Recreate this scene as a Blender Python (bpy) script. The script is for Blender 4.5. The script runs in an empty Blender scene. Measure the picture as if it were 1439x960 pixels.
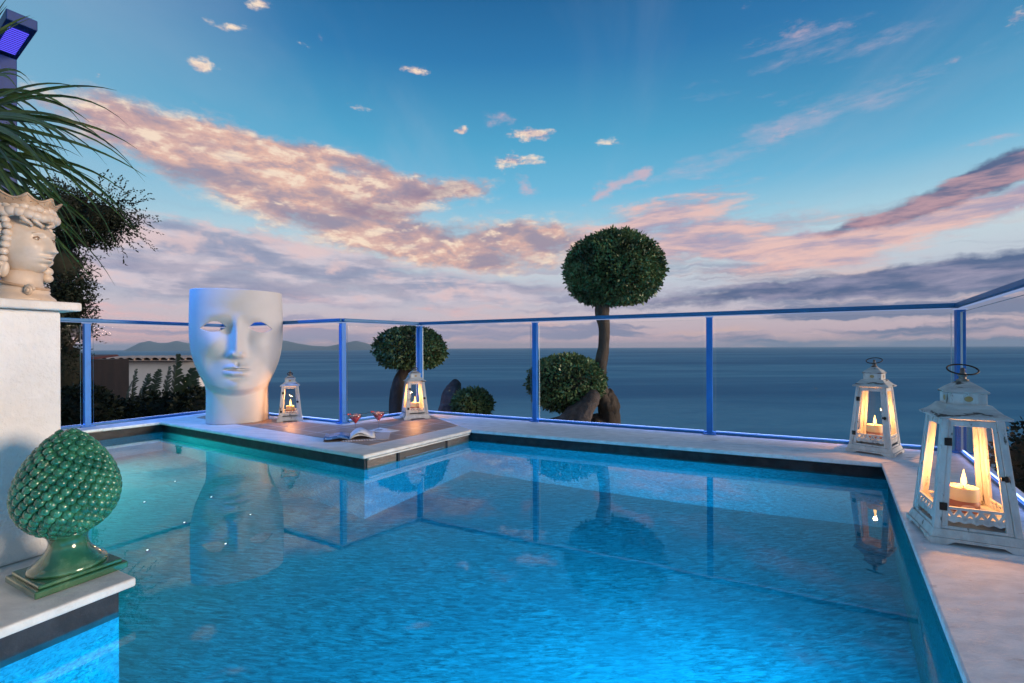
import bpy, math, random
import numpy as np
from mathutils import Vector, Matrix
R = math.radians
scene = bpy.context.scene
col = scene.collection
HAZE = 2.0e-5
F_PX, CX, HY, ROLL, EYE = 640.0, 719.5, 488.4, 0.0045, 0.76

# ------------------------------------------------------------------ camera
cam = bpy.data.cameras.new('camera'); cam.sensor_width = 36.0
cam.lens = F_PX / 1439 * 36; cam.shift_y = (HY - 480) / 1439
cam.clip_start = 0.02; cam.clip_end = 200000
camo = bpy.data.objects.new('camera', cam); col.objects.link(camo)
camo.location = (0, 0, EYE); camo.rotation_euler = (R(90), ROLL, 0)
scene.camera = camo

def ray(px, py):
    x, y = (px - CX) / F_PX, (HY - py) / F_PX
    c, s = math.cos(ROLL), math.sin(ROLL)
    return Vector((x * c + y * s, 1.0, -x * s + y * c))
def P(px, py, z=0.0):                 # the place on the level z that a spot of the photograph shows
    d = ray(px, py); t = (z - EYE) / d.z
    return Vector((d.x * t, d.y * t, z))
def Q(px, py, depth):                 # the place at a given distance
    d = ray(px, py)
    return Vector((d.x * depth, depth, EYE + d.z * depth))

# ------------------------------------------------------------------ render settings
scene.view_settings.view_transform = 'Standard'; scene.view_settings.look = 'None'
scene.view_settings.exposure = 0.0; scene.view_settings.gamma = 1.0
scene.view_settings.use_curve_mapping = False
cy = scene.cycles
cy.use_denoising = True
try: cy.denoiser = 'OPENIMAGEDENOISE'
except Exception: pass
cy.max_bounces = 12; cy.diffuse_bounces = 4; cy.glossy_bounces = 5; cy.transmission_bounces = 10
cy.transparent_max_bounces = 32; cy.sample_clamp_indirect = 3.0; cy.blur_glossy = 0.5
cy.volume_bounces = 0

# ------------------------------------------------------------------ node helpers
def lin(c):
    return tuple(((v / 255) / 12.92 if v / 255 <= .04045 else ((v / 255 + .055) / 1.055) ** 2.4) for v in c) + (1,)
class NT:
    def __init__(s, tree): s.t = tree; s.n = tree.nodes; s.l = tree.links
    def new(s, kind, **kw):
        n = s.n.new(kind)
        for k, v in kw.items(): setattr(n, k, v)
        return n
    def put(s, sock, v):
        if isinstance(v, bpy.types.NodeSocket): s.l.new(v, sock)
        elif v is not None: sock.default_value = v
    def m(s, op, a, b=None, c=None, clamp=False):
        n = s.new('ShaderNodeMath', operation=op, use_clamp=clamp)
        s.put(n.inputs[0], a)
        if b is not None: s.put(n.inputs[1], b)
        if c is not None: s.put(n.inputs[2], c)
        return n.outputs[0]
    def ss(s, v, lo, hi, a=0.0, b=1.0):
        n = s.new('ShaderNodeMapRange', interpolation_type='SMOOTHSTEP')
        s.put(n.inputs[0], v); n.inputs[1].default_value = lo; n.inputs[2].default_value = hi
        n.inputs[3].default_value = a; n.inputs[4].default_value = b
        return n.outputs[0]
    def mix(s, f, a, b):
        n = s.new('ShaderNodeMix', data_type='RGBA')
        s.put(n.inputs[0], f); s.put(n.inputs[6], a); s.put(n.inputs[7], b)
        return n.outputs[2]
    def map(s, v, loc=(0, 0, 0), rot=(0, 0, 0), sc=(1, 1, 1), kind='POINT'):
        n = s.new('ShaderNodeMapping', vector_type=kind)
        s.put(n.inputs[0], v); n.inputs[1].default_value = loc; n.inputs[2].default_value = rot; n.inputs[3].default_value = sc
        return n.outputs[0]
    def noise(s, v, scale, detail=4, rough=.55, dist=0.0):
        n = s.new('ShaderNodeTexNoise')
        s.put(n.inputs['Vector'], v); n.inputs['Scale'].default_value = scale
        n.inputs['Detail'].default_value = detail; n.inputs['Roughness'].default_value = rough
        n.inputs['Distortion'].default_value = dist
        return n
    def ramp(s, f, stops, mode='LINEAR'):
        n = s.new('ShaderNodeValToRGB'); r = n.color_ramp; r.interpolation = mode
        while len(r.elements) < len(stops): r.elements.new(0.5)
        for e, (p, c) in zip(r.elements, stops): e.position = p; e.color = c
        s.put(n.inputs[0], f); return n.outputs[0]

# ------------------------------------------------------------------ the dusk sky
world = bpy.data.worlds.new('World'); scene.world = world; world.use_nodes = True
w = NT(world.node_tree); w.n.clear()
SUN_DIR = Vector((0.95, -0.27, 0.14)).normalized()
gen = w.new('ShaderNodeTexCoord').outputs['Generated']
sep = w.new('ShaderNodeSeparateXYZ'); w.l.new(gen, sep.inputs[0])
az = w.m('ARCTAN2', sep.outputs[0], sep.outputs[1]); el = w.m('ARCSINE', sep.outputs[2])
cmb = w.new('ShaderNodeCombineXYZ'); w.l.new(az, cmb.inputs[0]); w.l.new(el, cmb.inputs[1])
ae = cmb.outputs[0]
wn = w.noise(ae, 9.0, 8, .62)
wv = w.new('ShaderNodeVectorMath', operation='MULTIPLY_ADD')
w.l.new(wn.outputs['Color'], wv.inputs[0]); wv.inputs[1].default_value = (.10, .055, 0); w.l.new(ae, wv.inputs[2])
wo = w.new('ShaderNodeVectorMath', operation='ADD'); w.l.new(wv.outputs[0], wo.inputs[0]); wo.inputs[1].default_value = (-.05, -.0275, 0)
warp = wo.outputs[0]
def azel(px, py):
    d = ray(px, py).normalized(); return math.atan2(d.x, d.y), math.asin(d.z)
def field(blobs, vec):
    tot = None
    for (px, py, rx, ry, an, wt) in blobs:
        a = R(an); ca, sa = math.cos(a), math.sin(a)
        c = azel(px, py); e1 = azel(px + rx * ca, py + rx * sa); e0 = azel(px - rx * ca, py - rx * sa)
        f1 = azel(px + ry * sa, py - ry * ca)
        ang = math.atan2(e1[1] - e0[1], e1[0] - e0[0]); ra = math.hypot(e1[0] - e0[0], e1[1] - e0[1]) / 2
        rb = math.hypot(f1[0] - c[0], f1[1] - c[1])
        mp = w.map(vec, (c[0], c[1], 0), (0, 0, ang), (ra * 1.55, rb * 1.55, 1), 'TEXTURE')
        g = w.new('ShaderNodeTexGradient', gradient_type='SPHERICAL'); w.l.new(mp, g.inputs[0])
        tot = w.m('MULTIPLY_ADD', g.outputs[1], wt, tot if tot is not None else 0.0)
    return tot
# clear sky
eln = w.m('MULTIPLY', el, 1 / 1.0)
base = w.ramp(eln, [(0.0, lin((214, 176, 184))), (.05, lin((206, 186, 194))), (.11, lin((192, 194, 208))), (.19, lin((196, 214, 222))), (.245, lin((164, 206, 224))),
                    (.32, lin((112, 186, 220))), (.42, lin((80, 164, 204))), (.56, lin((46, 122, 176))), (.72, lin((22, 84, 138))), (.95, lin((14, 58, 106)))])
side = w.m('MULTIPLY', w.ss(az, -.35, -.95), w.ss(el, .1, .35))
base = w.mix(w.m('MULTIPLY', side, .55), base, lin((142, 178, 204)))
rside = w.m('MULTIPLY', w.ss(az, .15, .75), w.ss(el, .2, .5))
base = w.mix(w.m('MULTIPLY', rside, .35), base, lin((40, 100, 158)))
nish = w.new('ShaderNodeTexSky', sky_type='NISHITA'); nish.sun_disc = False
nish.sun_elevation = math.asin(SUN_DIR.z); nish.sun_rotation = math.atan2(SUN_DIR.x, SUN_DIR.y)
# thin high veil
cp = w.new('ShaderNodeVectorMath', operation='DIVIDE'); zz = w.m('ADD', w.m('ABSOLUTE', sep.outputs[2]), .13)
cz = w.new('ShaderNodeCombineXYZ')
for i in range(3): w.l.new(zz, cz.inputs[i])
w.l.new(gen, cp.inputs[0]); w.l.new(cz.outputs[0], cp.inputs[1])
veil = w.noise(w.map(cp.outputs[0], (0, 0, 0), (0, 0, R(-62)), (1.1, .32, 1)), 1.6, 7, .6, .4)
vf = w.ss(veil.outputs[0], .48, .78)
base = w.mix(w.m('MULTIPLY', vf, .14), base, lin((196, 196, 214)))
# low banded cloud on the horizon
lowm = w.ss(el, .30, .02)
ln1 = w.noise(w.map(warp, sc=(1.0, 9.0, 1)), 2.6, 7, .62, .3)
ln2 = w.noise(w.map(warp, (3.1, .7, 0), sc=(1.0, 13.0, 1)), 2.2, 6, .6, .2)
pink = w.mix(w.ss(az, -.5, .55), lin((242, 184, 180)), lin((226, 188, 180)))
lowgrey = w.mix(w.ss(az, -.2, .6), lin((158, 154, 182)), lin((104, 120, 156)))
c0 = w.mix(w.m('MULTIPLY', w.ss(ln1.outputs[0], .47, .68), w.m('MULTIPLY', lowm, .85)), base, pink)
c0 = w.mix(w.m('MULTIPLY', w.ss(ln2.outputs[0], .47, .60), w.m('MULTIPLY', lowm, .9)), c0, lowgrey)

fine = w.noise(w.map(ae, sc=(1.0, 2.3, 1)), 13, 12, .66, .15)
fine_up = w.noise(w.map(ae, (0.0, .028, 0), sc=(1.0, 2.3, 1)), 13, 12, .66, .15)
relief = w.m('SUBTRACT', fine.outputs[0], fine_up.outputs[0])
md1 = w.noise(w.map(ae, (5, 3, 0), sc=(1.0, 2.0, 1)), 5.5, 5, .58, .2); md2 = w.noise(w.map(ae, (5, 3.055, 0), sc=(1.0, 2.0, 1)), 5.5, 5, .58, .2)
swell = w.m('SUBTRACT', md1.outputs[0], md2.outputs[0])      # >0 on flanks that face down towards the sun
lace = w.noise(w.map(ae, (1, 7, 0), (0, 0, R(-12)), sc=(1.0, 2.8, 1)), 24, 10, .72, .1)
fstk = w.noise(w.map(ae, (2, 1, 0), (0, 0, R(-9)), (1.0, 5.5, 1)), 6.5, 8, .62, .2)
big = w.noise(ae, 5.0, 4, .55)
def layer(prev, blobs, nz, amp, lo, hi, colour, opac=1.0, lw=.45):
    f = field(blobs, warp)
    d = w.m('MULTIPLY_ADD', w.m('SUBTRACT', nz, .5), amp, f)
    d = w.m('MULTIPLY_ADD', w.m('SUBTRACT', lace.outputs[0], .5), amp * lw, d)
    d = w.m('MULTIPLY', d, w.ss(f, .0, .10))
    al = w.m('MULTIPLY', w.ss(d, lo, hi), opac)
    return w.mix(al, prev, colour(d) if callable(colour) else colour)
# mauve-grey layer at the left
def greycol(d):
    c = w.mix(w.ss(fstk.outputs[0], .38, .62), lin((148, 152, 180)), lin((212, 198, 208)))
    c = w.mix(w.m('MULTIPLY', w.ss(swell, .02, -.14), .5), c, lin((122, 130, 162)))
    return w.mix(w.m('MULTIPLY', w.ss(swell, .0, .14), .75), c, lin((232, 198, 196)))
c1 = layer(c0, [(245, 335, 130, 26, 4, .9), (365, 352, 150, 26, 8, 1.0), (470, 372, 130, 18, 5, .8), (620, 398, 150, 14, 3, .7),
                (240, 395, 170, 34, 0, .7), (430, 412, 260, 20, 2, .6), (760, 418, 220, 22, 0, .55), (160, 345, 90, 30, 0, .6)],
           fstk.outputs[0], 1.5, .12, .85, greycol, .88)
# warm sunset bank
def warmcol(d):
    c = w.mix(w.ss(big.outputs[0], .38, .62), lin((206, 164, 160)), lin((234, 184, 164)))
    c = w.mix(w.m('MULTIPLY', w.ss(swell, .04, -.16), .85), c, lin((142, 134, 158)))
    c = w.mix(w.m('MULTIPLY', w.ss(relief, .0, -.18), .6), c, lin((148, 138, 160)))
    c = w.mix(w.m('MULTIPLY', w.ss(w.m('ADD', relief, w.m('MULTIPLY', swell, .7)), -.01, .18), .95), c, lin((253, 226, 200)))
    c = w.mix(w.m('MULTIPLY', w.ss(fstk.outputs[0], .50, .66), .35), c, lin((160, 138, 160)))
    return w.mix(w.ss(d, .60, .05), c, lin((226, 208, 206)))
c2 = layer(c1, [(185, 178, 125, 32, 14, 1.0), (305, 222, 145, 46, 17, 1.15), (430, 258, 160, 46, 12, 1.1), (555, 276, 115, 26, -3, 1.0),
                (500, 320, 130, 34, 14, 1.05), (585, 344, 100, 22, 8, 1.0), (700, 332, 120, 24, -4, 1.0), (735, 366, 120, 18, -4, .9),
                (800, 336, 90, 20, 2, .8), (640, 362, 70, 16, 10, .8), (400, 208, 110, 14, 12, .75), (530, 240, 120, 12, 12, .75), (655, 262, 40, 10, -14, .7), (740, 330, 60, 10, -6, .5)],
           fine.outputs[0], 1.9, .08, 1.15, warmcol, .93)
c2 = layer(c2, [(600, 268, 70, 15, -6, 1.0), (480, 285, 130, 12, 8, .7), (540, 300, 60, 10, 6, .5)], fine.outputs[0], 1.6, .2, 1.1, lin((142, 126, 150)), .75)
# right hand: pink streaks, then slate banks
def pinkst(d): return w.mix(w.ss(fstk.outputs[0], .38, .62), lin((164, 148, 176)), lin((238, 190, 180)))
c3 = layer(c2, [(940, 300, 110, 16, -16, .9), (1130, 372, 140, 12, -4, .7), (985, 326, 150, 24, -5, 1.2), (1060, 350, 190, 15, -3, 1.15), (1150, 335, 150, 13, -10, .9), (1330, 302, 170, 14, -17, 1.1),
                (1160, 362, 60, 8, -3, .7), (900, 292, 90, 8, -14, .5), (1430, 285, 90, 14, -20, .9), (980, 380, 120, 8, 0, .5)],
           fstk.outputs[0], 2.1, .12, 1.0, pinkst, .85)
def slate(d): return w.mix(w.ss(fstk.outputs[0], .40, .66), lin((62, 88, 132)), lin((150, 146, 174)))
c3 = layer(c3, [(1415, 242, 110, 22, -19, 1.2), (1305, 283, 130, 17, -17, 1.1), (1215, 312, 80, 8, -14, .7), (1440, 215, 60, 10, -20, .7)],
           fstk.outputs[0], 1.8, .15, 1.0, lambda d: w.mix(w.ss(fstk.outputs[0], .40, .60), lin((78, 88, 128)), lin((186, 144, 154))), .92)
c3 = layer(c3, [(1360, 378, 140, 20, -5, 1.2), (1185, 398, 160, 14, -6, 1.1), (1050, 414, 150, 12, -3, .9), (1430, 372, 80, 22, 0, .9), (1330, 408, 170, 10, -4, .8),
                (900, 430, 150, 8, -2, .5)],
           fstk.outputs[0], 1.9, .14, .95, slate, .92)
# small cumulus puffs
def puffcol(d):
    c = w.mix(w.ss(relief, -.02, -.12), lin((226, 200, 190)), lin((168, 160, 184)))
    return w.mix(w.ss(relief, .0, .10), c, lin((252, 228, 204)))
c4 = layer(c3, [(747, 193, 34, 11, 0, 1.4), (722, 228, 36, 11, 0, 1.4), (281, 90, 22, 10, 8, 1.3), (583, 97, 22, 9, 0, 1.2), (496, 145, 22, 7, 5, 1.0),
                (650, 180, 9, 6, 0, 1.2), (852, 199, 18, 8, 0, .9), (1428, 20, 24, 13, -12, 1.2), (330, 40, 44, 8, 8, .9), (430, 72, 32, 7, 18, .8),
                (145, 106, 12, 10, 45, .9), (1382, 34, 34, 10, -4, .8), (372, 6, 22, 10, 0, .9)],
           fine.outputs[0], 3.2, .50, 1.25, puffcol, .95)
c4 = layer(c4, [(697, 168, 28, 14, 20, 1.1), (742, 262, 22, 13, 30, 1.1), (868, 260, 34, 13, -22, 1.2), (896, 243, 22, 10, -20, 1.0), (838, 276, 24, 6, -20, .9),
                (1110, 184, 56, 9, -24, .9), (1130, 46, 90, 14, -14, .8), (1050, 8, 120, 9, -4, .6), (1376, 204, 34, 7, -6, .9), (1415, 192, 30, 6, 0, .8),
                (455, 60, 10, 12, 40, .7), (1345, 88, 16, 10, 0, .6)],
           fine.outputs[0], 2.8, .45, 1.5, lin((214, 180, 190)), .75)
c4 = layer(c4, [(1180, 60, 260, 40, -16, .7), (1090, 180, 130, 22, -24, .7), (1290, 120, 200, 26, -20, .5), (980, 250, 220, 30, -22, .5), (620, 300, 90, 10, 4, .5), (905, 255, 60, 14, -20, .6)],
           fstk.outputs[0], 2.6, .35, 1.6, lin((206, 184, 202)), .55)
# below the horizon the dome carries on as dim sea blue
c5 = w.mix(w.ss(el, .0, -.03), c4, lin((40, 74, 104)))
bg = w.new('ShaderNodeBackground'); w.l.new(c5, bg.inputs[0]); bg.inputs[1].default_value = 1.0
bgn = w.new('ShaderNodeBackground'); w.l.new(nish.outputs[0], bgn.inputs[0]); bgn.inputs[1].default_value = 0.004
ad = w.new('ShaderNodeAddShader'); w.l.new(bg.outputs[0], ad.inputs[0]); w.l.new(bgn.outputs[0], ad.inputs[1])
wout = w.new('ShaderNodeOutputWorld'); w.l.new(ad.outputs[0], wout.inputs[0])
world.cycles.sampling_method = 'MANUAL'; world.cycles.sample_map_resolution = 512

# ------------------------------------------------------------------ low evening sun
sd = bpy.data.lights.new('evening_sun', 'SUN'); sd.energy = 3.6; sd.angle = R(16); sd.color = (1.0, .74, .54)
so = bpy.data.objects.new('evening_sun', sd); col.objects.link(so)
so.rotation_euler = (-SUN_DIR).to_track_quat('-Z', 'Y').to_euler()

def lamp(name, kind, loc, energy, color, parent=None, size=None, size_y=None, direction=None, radius=None, spot=None, blend=.6):
    d = bpy.data.lights.new(name, kind); d.energy = energy; d.color = color
    if kind == 'AREA':
        d.size = size
        if size_y: d.shape = 'RECTANGLE'; d.size_y = size_y
    else: d.shadow_soft_size = radius or .02
    if spot: d.spot_size = R(spot); d.spot_blend = blend
    o = bpy.data.objects.new(name, d); col.objects.link(o); o.location = loc
    if direction is not None: o.rotation_euler = Vector(direction).to_track_quat('-Z', 'Y').to_euler()
    if parent: o.parent = parent
    return o

# ------------------------------------------------------------------ materials
def pmat(name, c1, c2=None, nscale=6, rough=.5, bump=0.0, bscale=40, spec=.5, metal=0.0, coat=0.0, stretch=(1, 1, 1), lo=.35, hi=.65, c3=None, c3scale=2.0, c3lo=.58, c3hi=.7, rrange=0, detail=6, rot=(0, 0, 0), bdist=.01, sss=0.0):
    m = bpy.data.materials.new(name); m.use_nodes = True; t = NT(m.node_tree)
    b = t.n['Principled BSDF']
    tc = t.new('ShaderNodeTexCoord').outputs['Object']; v = t.map(tc, rot=rot, sc=stretch)
    if c2 is not None:
        nz = t.noise(v, nscale, detail, .6); c = t.mix(t.ss(nz.outputs[0], lo, hi), c1 + (1,), c2 + (1,))
    else: c = c1 + (1,)
    if c3 is not None:
        n3 = t.noise(v, c3scale, 8, .65); c = t.mix(t.ss(n3.outputs[0], c3lo, c3hi), c, c3 + (1,))
    t.put(b.inputs['Base Color'], c)
    if rrange:
        n4 = t.noise(v, nscale * 1.7, 5, .6); t.put(b.inputs['Roughness'], t.ss(n4.outputs[0], .3, .7, max(0.02, rough - rrange), rough + rrange))
    else: b.inputs['Roughness'].default_value = rough
    b.inputs['Specular IOR Level'].default_value = spec; b.inputs['Metallic'].default_value = metal
    b.inputs['Coat Weight'].default_value = coat; b.inputs['Coat Roughness'].default_value = .08
    if sss: b.inputs['Subsurface Weight'].default_value = sss; b.inputs['Subsurface Radius'].default_value = (.03, .015, .006)
    if bump:
        nb = t.noise(v, bscale, 6, .65); bp = t.new('ShaderNodeBump'); bp.inputs['Strength'].default_value = bump; bp.inputs['Distance'].default_value = bdist
        t.l.new(nb.outputs[0], bp.inputs['Height']); t.l.new(bp.outputs[0], b.inputs['Normal'])
    return m
def emit(name, c, s):
    m = bpy.data.materials.new(name); m.use_nodes = True; t = NT(m.node_tree); t.n.clear()
    e = t.new('ShaderNodeEmission'); e.inputs[0].default_value = c + (1,); e.inputs[1].default_value = s
    o = t.new('ShaderNodeOutputMaterial'); t.l.new(e.outputs[0], o.inputs[0]); return m
def thin_glass(name, tint=(.97, .98, .98), f=1.0, rough=.01):
    m = bpy.data.materials.new(name); m.use_nodes = True; t = NT(m.node_tree); t.n.clear()
    tr = t.new('ShaderNodeBsdfTransparent'); tr.inputs[0].default_value = tint + (1,)
    gl = t.new('ShaderNodeBsdfGlossy'); gl.inputs['Roughness'].default_value = rough
    ge = t.new('ShaderNodeNewGeometry'); dt = t.new('ShaderNodeVectorMath', operation='DOT_PRODUCT')
    t.l.new(ge.outputs['Incoming'], dt.inputs[0]); t.l.new(ge.outputs['Normal'], dt.inputs[1])
    k5 = t.m('POWER', t.m('SUBTRACT', 1.0, t.m('ABSOLUTE', dt.outputs['Value']), clamp=True), 5.0)
    mx = t.new('ShaderNodeMixShader'); t.l.new(t.m('MULTIPLY', t.m('MULTIPLY_ADD', k5, .93, .045), f, clamp=True), mx.inputs[0])
    t.l.new(tr.outputs[0], mx.inputs[1]); t.l.new(gl.outputs[0], mx.inputs[2])
    o = t.new('ShaderNodeOutputMaterial'); t.l.new(mx.outputs[0], o.inputs[0]); return m
M = {}
M['stone'] = pmat('pale_travertine', (.76, .78, .82), (.62, .64, .68), 9, .55, .35, 60, stretch=(1, 2.6, 1), rot=(0, 0, R(30)), c3=(.34, .33, .34), c3scale=5, c3lo=.60, c3hi=.72, rrange=.12)
M['stone_white'] = pmat('cream_stone', (.76, .71, .64), (.64, .59, .53), 7, .55, .3, 60, stretch=(1, 2.2, 1), rot=(0, 0, R(30)), c3=(.42, .38, .33), c3scale=5, c3lo=.62, c3hi=.72)
M['plaster'] = pmat('white_plaster', (.84, .81, .77), (.74, .71, .67), 3.5, .85, .9, 26, c3=(.50, .47, .43), c3scale=2.2, c3lo=.58, c3hi=.78, bdist=.014)
M['band'] = pmat('dark_slate_tile', (.008, .009, .013), (.020, .021, .026), 14, .5, .25, 30, spec=.3, c3=(.035, .035, .04), c3scale=20, c3lo=.6, c3hi=.75)
M['brown_band'] = pmat('brown_stone_tile', (.10, .065, .05), (.17, .115, .085), 22, .4, .35, 60, stretch=(1, 1, 3))
M['drawer'] = pmat('bronze_panel', (.10, .075, .06), (.14, .105, .085), 5, .32, .05, 60, metal=.3)
M['steel'] = pmat('brushed_steel', (.62, .63, .65), (.5, .5, .52), 30, .25, 0, metal=1.0, stretch=(1, 1, 6))
M['mask'] = pmat('satin_white_resin', (.50, .51, .53), (.47, .48, .50), 3.5, .62, .06, 120, spec=.3, c3=(.38, .39, .40), c3scale=2.2, c3lo=.60, c3hi=.8)
M['wood'] = pmat('distressed_white_paint', (.60, .60, .59), (.46, .46, .46), 24, .6, .4, 55, stretch=(1, 1, .3), c3=(.10, .075, .06), c3scale=34, c3lo=.60, c3hi=.66)
M['roofwood'] = pmat('distressed_white_roof', (.52, .52, .51), (.38, .38, .38), 20, .6, .5, 40, stretch=(.5, .5, 4.0), c3=(.07, .055, .045), c3scale=16, c3lo=.555, c3hi=.61)
M['iron'] = pmat('black_iron', (.02, .018, .017), (.05, .03, .02), 30, .5, .2, 80, metal=.6)
M['aged'] = pmat('aged_metal', (.30, .27, .25), (.12, .09, .075), 40, .45, .2, 80, metal=.5)
M['wax'] = pmat('cream_wax', (.85, .64, .40), (.80, .58, .34), 6, .5, .05, 30, sss=.7)
M['red_label'] = pmat('red_brown_band', (.30, .10, .07), (.36, .14, .09), 12, .5)
M['label_paper'] = pmat('pale_pink_label', (.62, .40, .36), None)
M['flame'] = emit('flame', (1.0, .52, .14), 7)
M['wick'] = pmat('wick', (.02, .015, .01), None)
M['lantern_glass'] = thin_glass('lantern_glass', (.95, .94, .92), .4)
M['fence_glass'] = thin_glass('fence_glass', (.93, .955, .965), .02)
M['glass_edge'] = pmat('glass_edge', (.50, .62, .66), None, rough=.2)
M['blue_paint'] = pmat('blue_painted_metal', (.022, .19, .60), (.018, .16, .52), 4, .5, .05, 60, spec=.3)
M['rail_paint'] = pmat('blue_rail_paint', (.025, .15, .34), (.02, .13, .30), 4, .5, .05, 60, spec=.3)
M['deep_blue'] = pmat('deep_blue_paint', (.008, .045, .20), (.006, .035, .16), 4, .5, .05, 60, spec=.3)
M['led'] = emit('violet_white_led', (.42, .58, 1.0), .55)
M['led_blue'] = emit('deep_blue_led', (.12, .10, 1.0), 1.1)
M['green_glaze'] = pmat('green_glazed_ceramic', (.011, .095, .048), (.042, .20, .098), 16, .24, .15, 30, coat=.45, c3=(.30, .36, .24), c3scale=26, c3lo=.64, c3hi=.74, rrange=.08)
M['green_plain'] = pmat('green_glazed_base', (.010, .075, .036), (.035, .13, .055), 7, .14, .05, 20, coat=1.0, c3=(.10, .20, .10), c3scale=9, c3lo=.55, c3hi=.7)
M['ceramic'] = pmat('cream_ceramic', (.66, .54, .43), (.56, .44, .33), 9, .5, .1, 40, coat=.25, c3=(.42, .25, .15), c3scale=14, c3lo=.62, c3hi=.78)
M['ceramic_dark'] = pmat('cream_ceramic_rubbed', (.52, .37, .25), (.36, .24, .15), 18, .45, .15, 50)
M['ceramic_line'] = pmat('umber_glaze_line', (.16, .085, .05), None, rough=.4)
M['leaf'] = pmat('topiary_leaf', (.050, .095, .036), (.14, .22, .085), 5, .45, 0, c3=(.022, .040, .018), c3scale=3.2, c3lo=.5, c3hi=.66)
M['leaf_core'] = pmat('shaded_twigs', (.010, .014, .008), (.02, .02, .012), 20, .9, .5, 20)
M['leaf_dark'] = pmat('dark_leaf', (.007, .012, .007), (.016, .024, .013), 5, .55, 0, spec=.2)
M['palm'] = pmat('palm_blade', (.022, .050, .014), (.065, .120, .030), 7, .4, 0, c3=(.14, .13, .05), c3scale=3, c3lo=.62, c3hi=.75)
M['strelitzia'] = pmat('broad_leaf', (.018, .034, .012), (.035, .060, .018), 5, .4, .2, 30, c3=(.07, .06, .02), c3scale=4, c3lo=.6, c3hi=.7)
M['bark'] = pmat('gnarled_bark', (.032, .025, .020), (.085, .066, .052), 9, .85, .9, 16, stretch=(1, 1, .3), bdist=.03)
M['rock'] = pmat('weathered_stone', (.045, .037, .036), (.115, .095, .09), 5, .85, .9, 12, bdist=.05, c3=(.045, .038, .036), c3scale=3, c3lo=.52, c3hi=.65)
M['soil'] = pmat('cliff_soil', (.02, .022, .012), (.05, .045, .03), 1.5, .95, .6, 8, bdist=.05)
M['housewall'] = pmat('white_render', (.62, .62, .64), (.54, .54, .56), 1.2, .85, .3, 20)
M['rooftile'] = pmat('pale_roof_tile', (.44, .38, .36), (.34, .27, .24), 3, .8, .3, 20)
M['redtile'] = pmat('red_roof_tile', (.14, .04, .03), (.09, .03, .025), 3, .7, .3, 20)
M['darkwood'] = pmat('dark_timber', (.012, .008, .007), (.022, .013, .011), 8, .6, .3, 30, stretch=(1, 1, .2))
M['gatepaint'] = pmat('slate_gate', (.055, .055, .065), (.045, .045, .055), 5, .6)
M['paper'] = pmat('white_paper', (.78, .77, .74), (.70, .69, .67), 12, .5)
M['cloth'] = pmat('white_linen', (.80, .78, .75), (.72, .70, .67), 60, .8, .4, 200)
M['bowlglass'] = thin_glass('clear_glass', (.94, .95, .96), 1.6, .02)
M['drink'] = pmat('red_cocktail', (.85, .05, .045), (.90, .13, .08), 40, .2, 0, sss=.4)
M['ice'] = pmat('crushed_fruit', (.82, .52, .42), (.78, .20, .13), 60, .25, .3, 120)
M['stick'] = pmat('dark_skewer', (.06, .035, .02), None)

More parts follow.
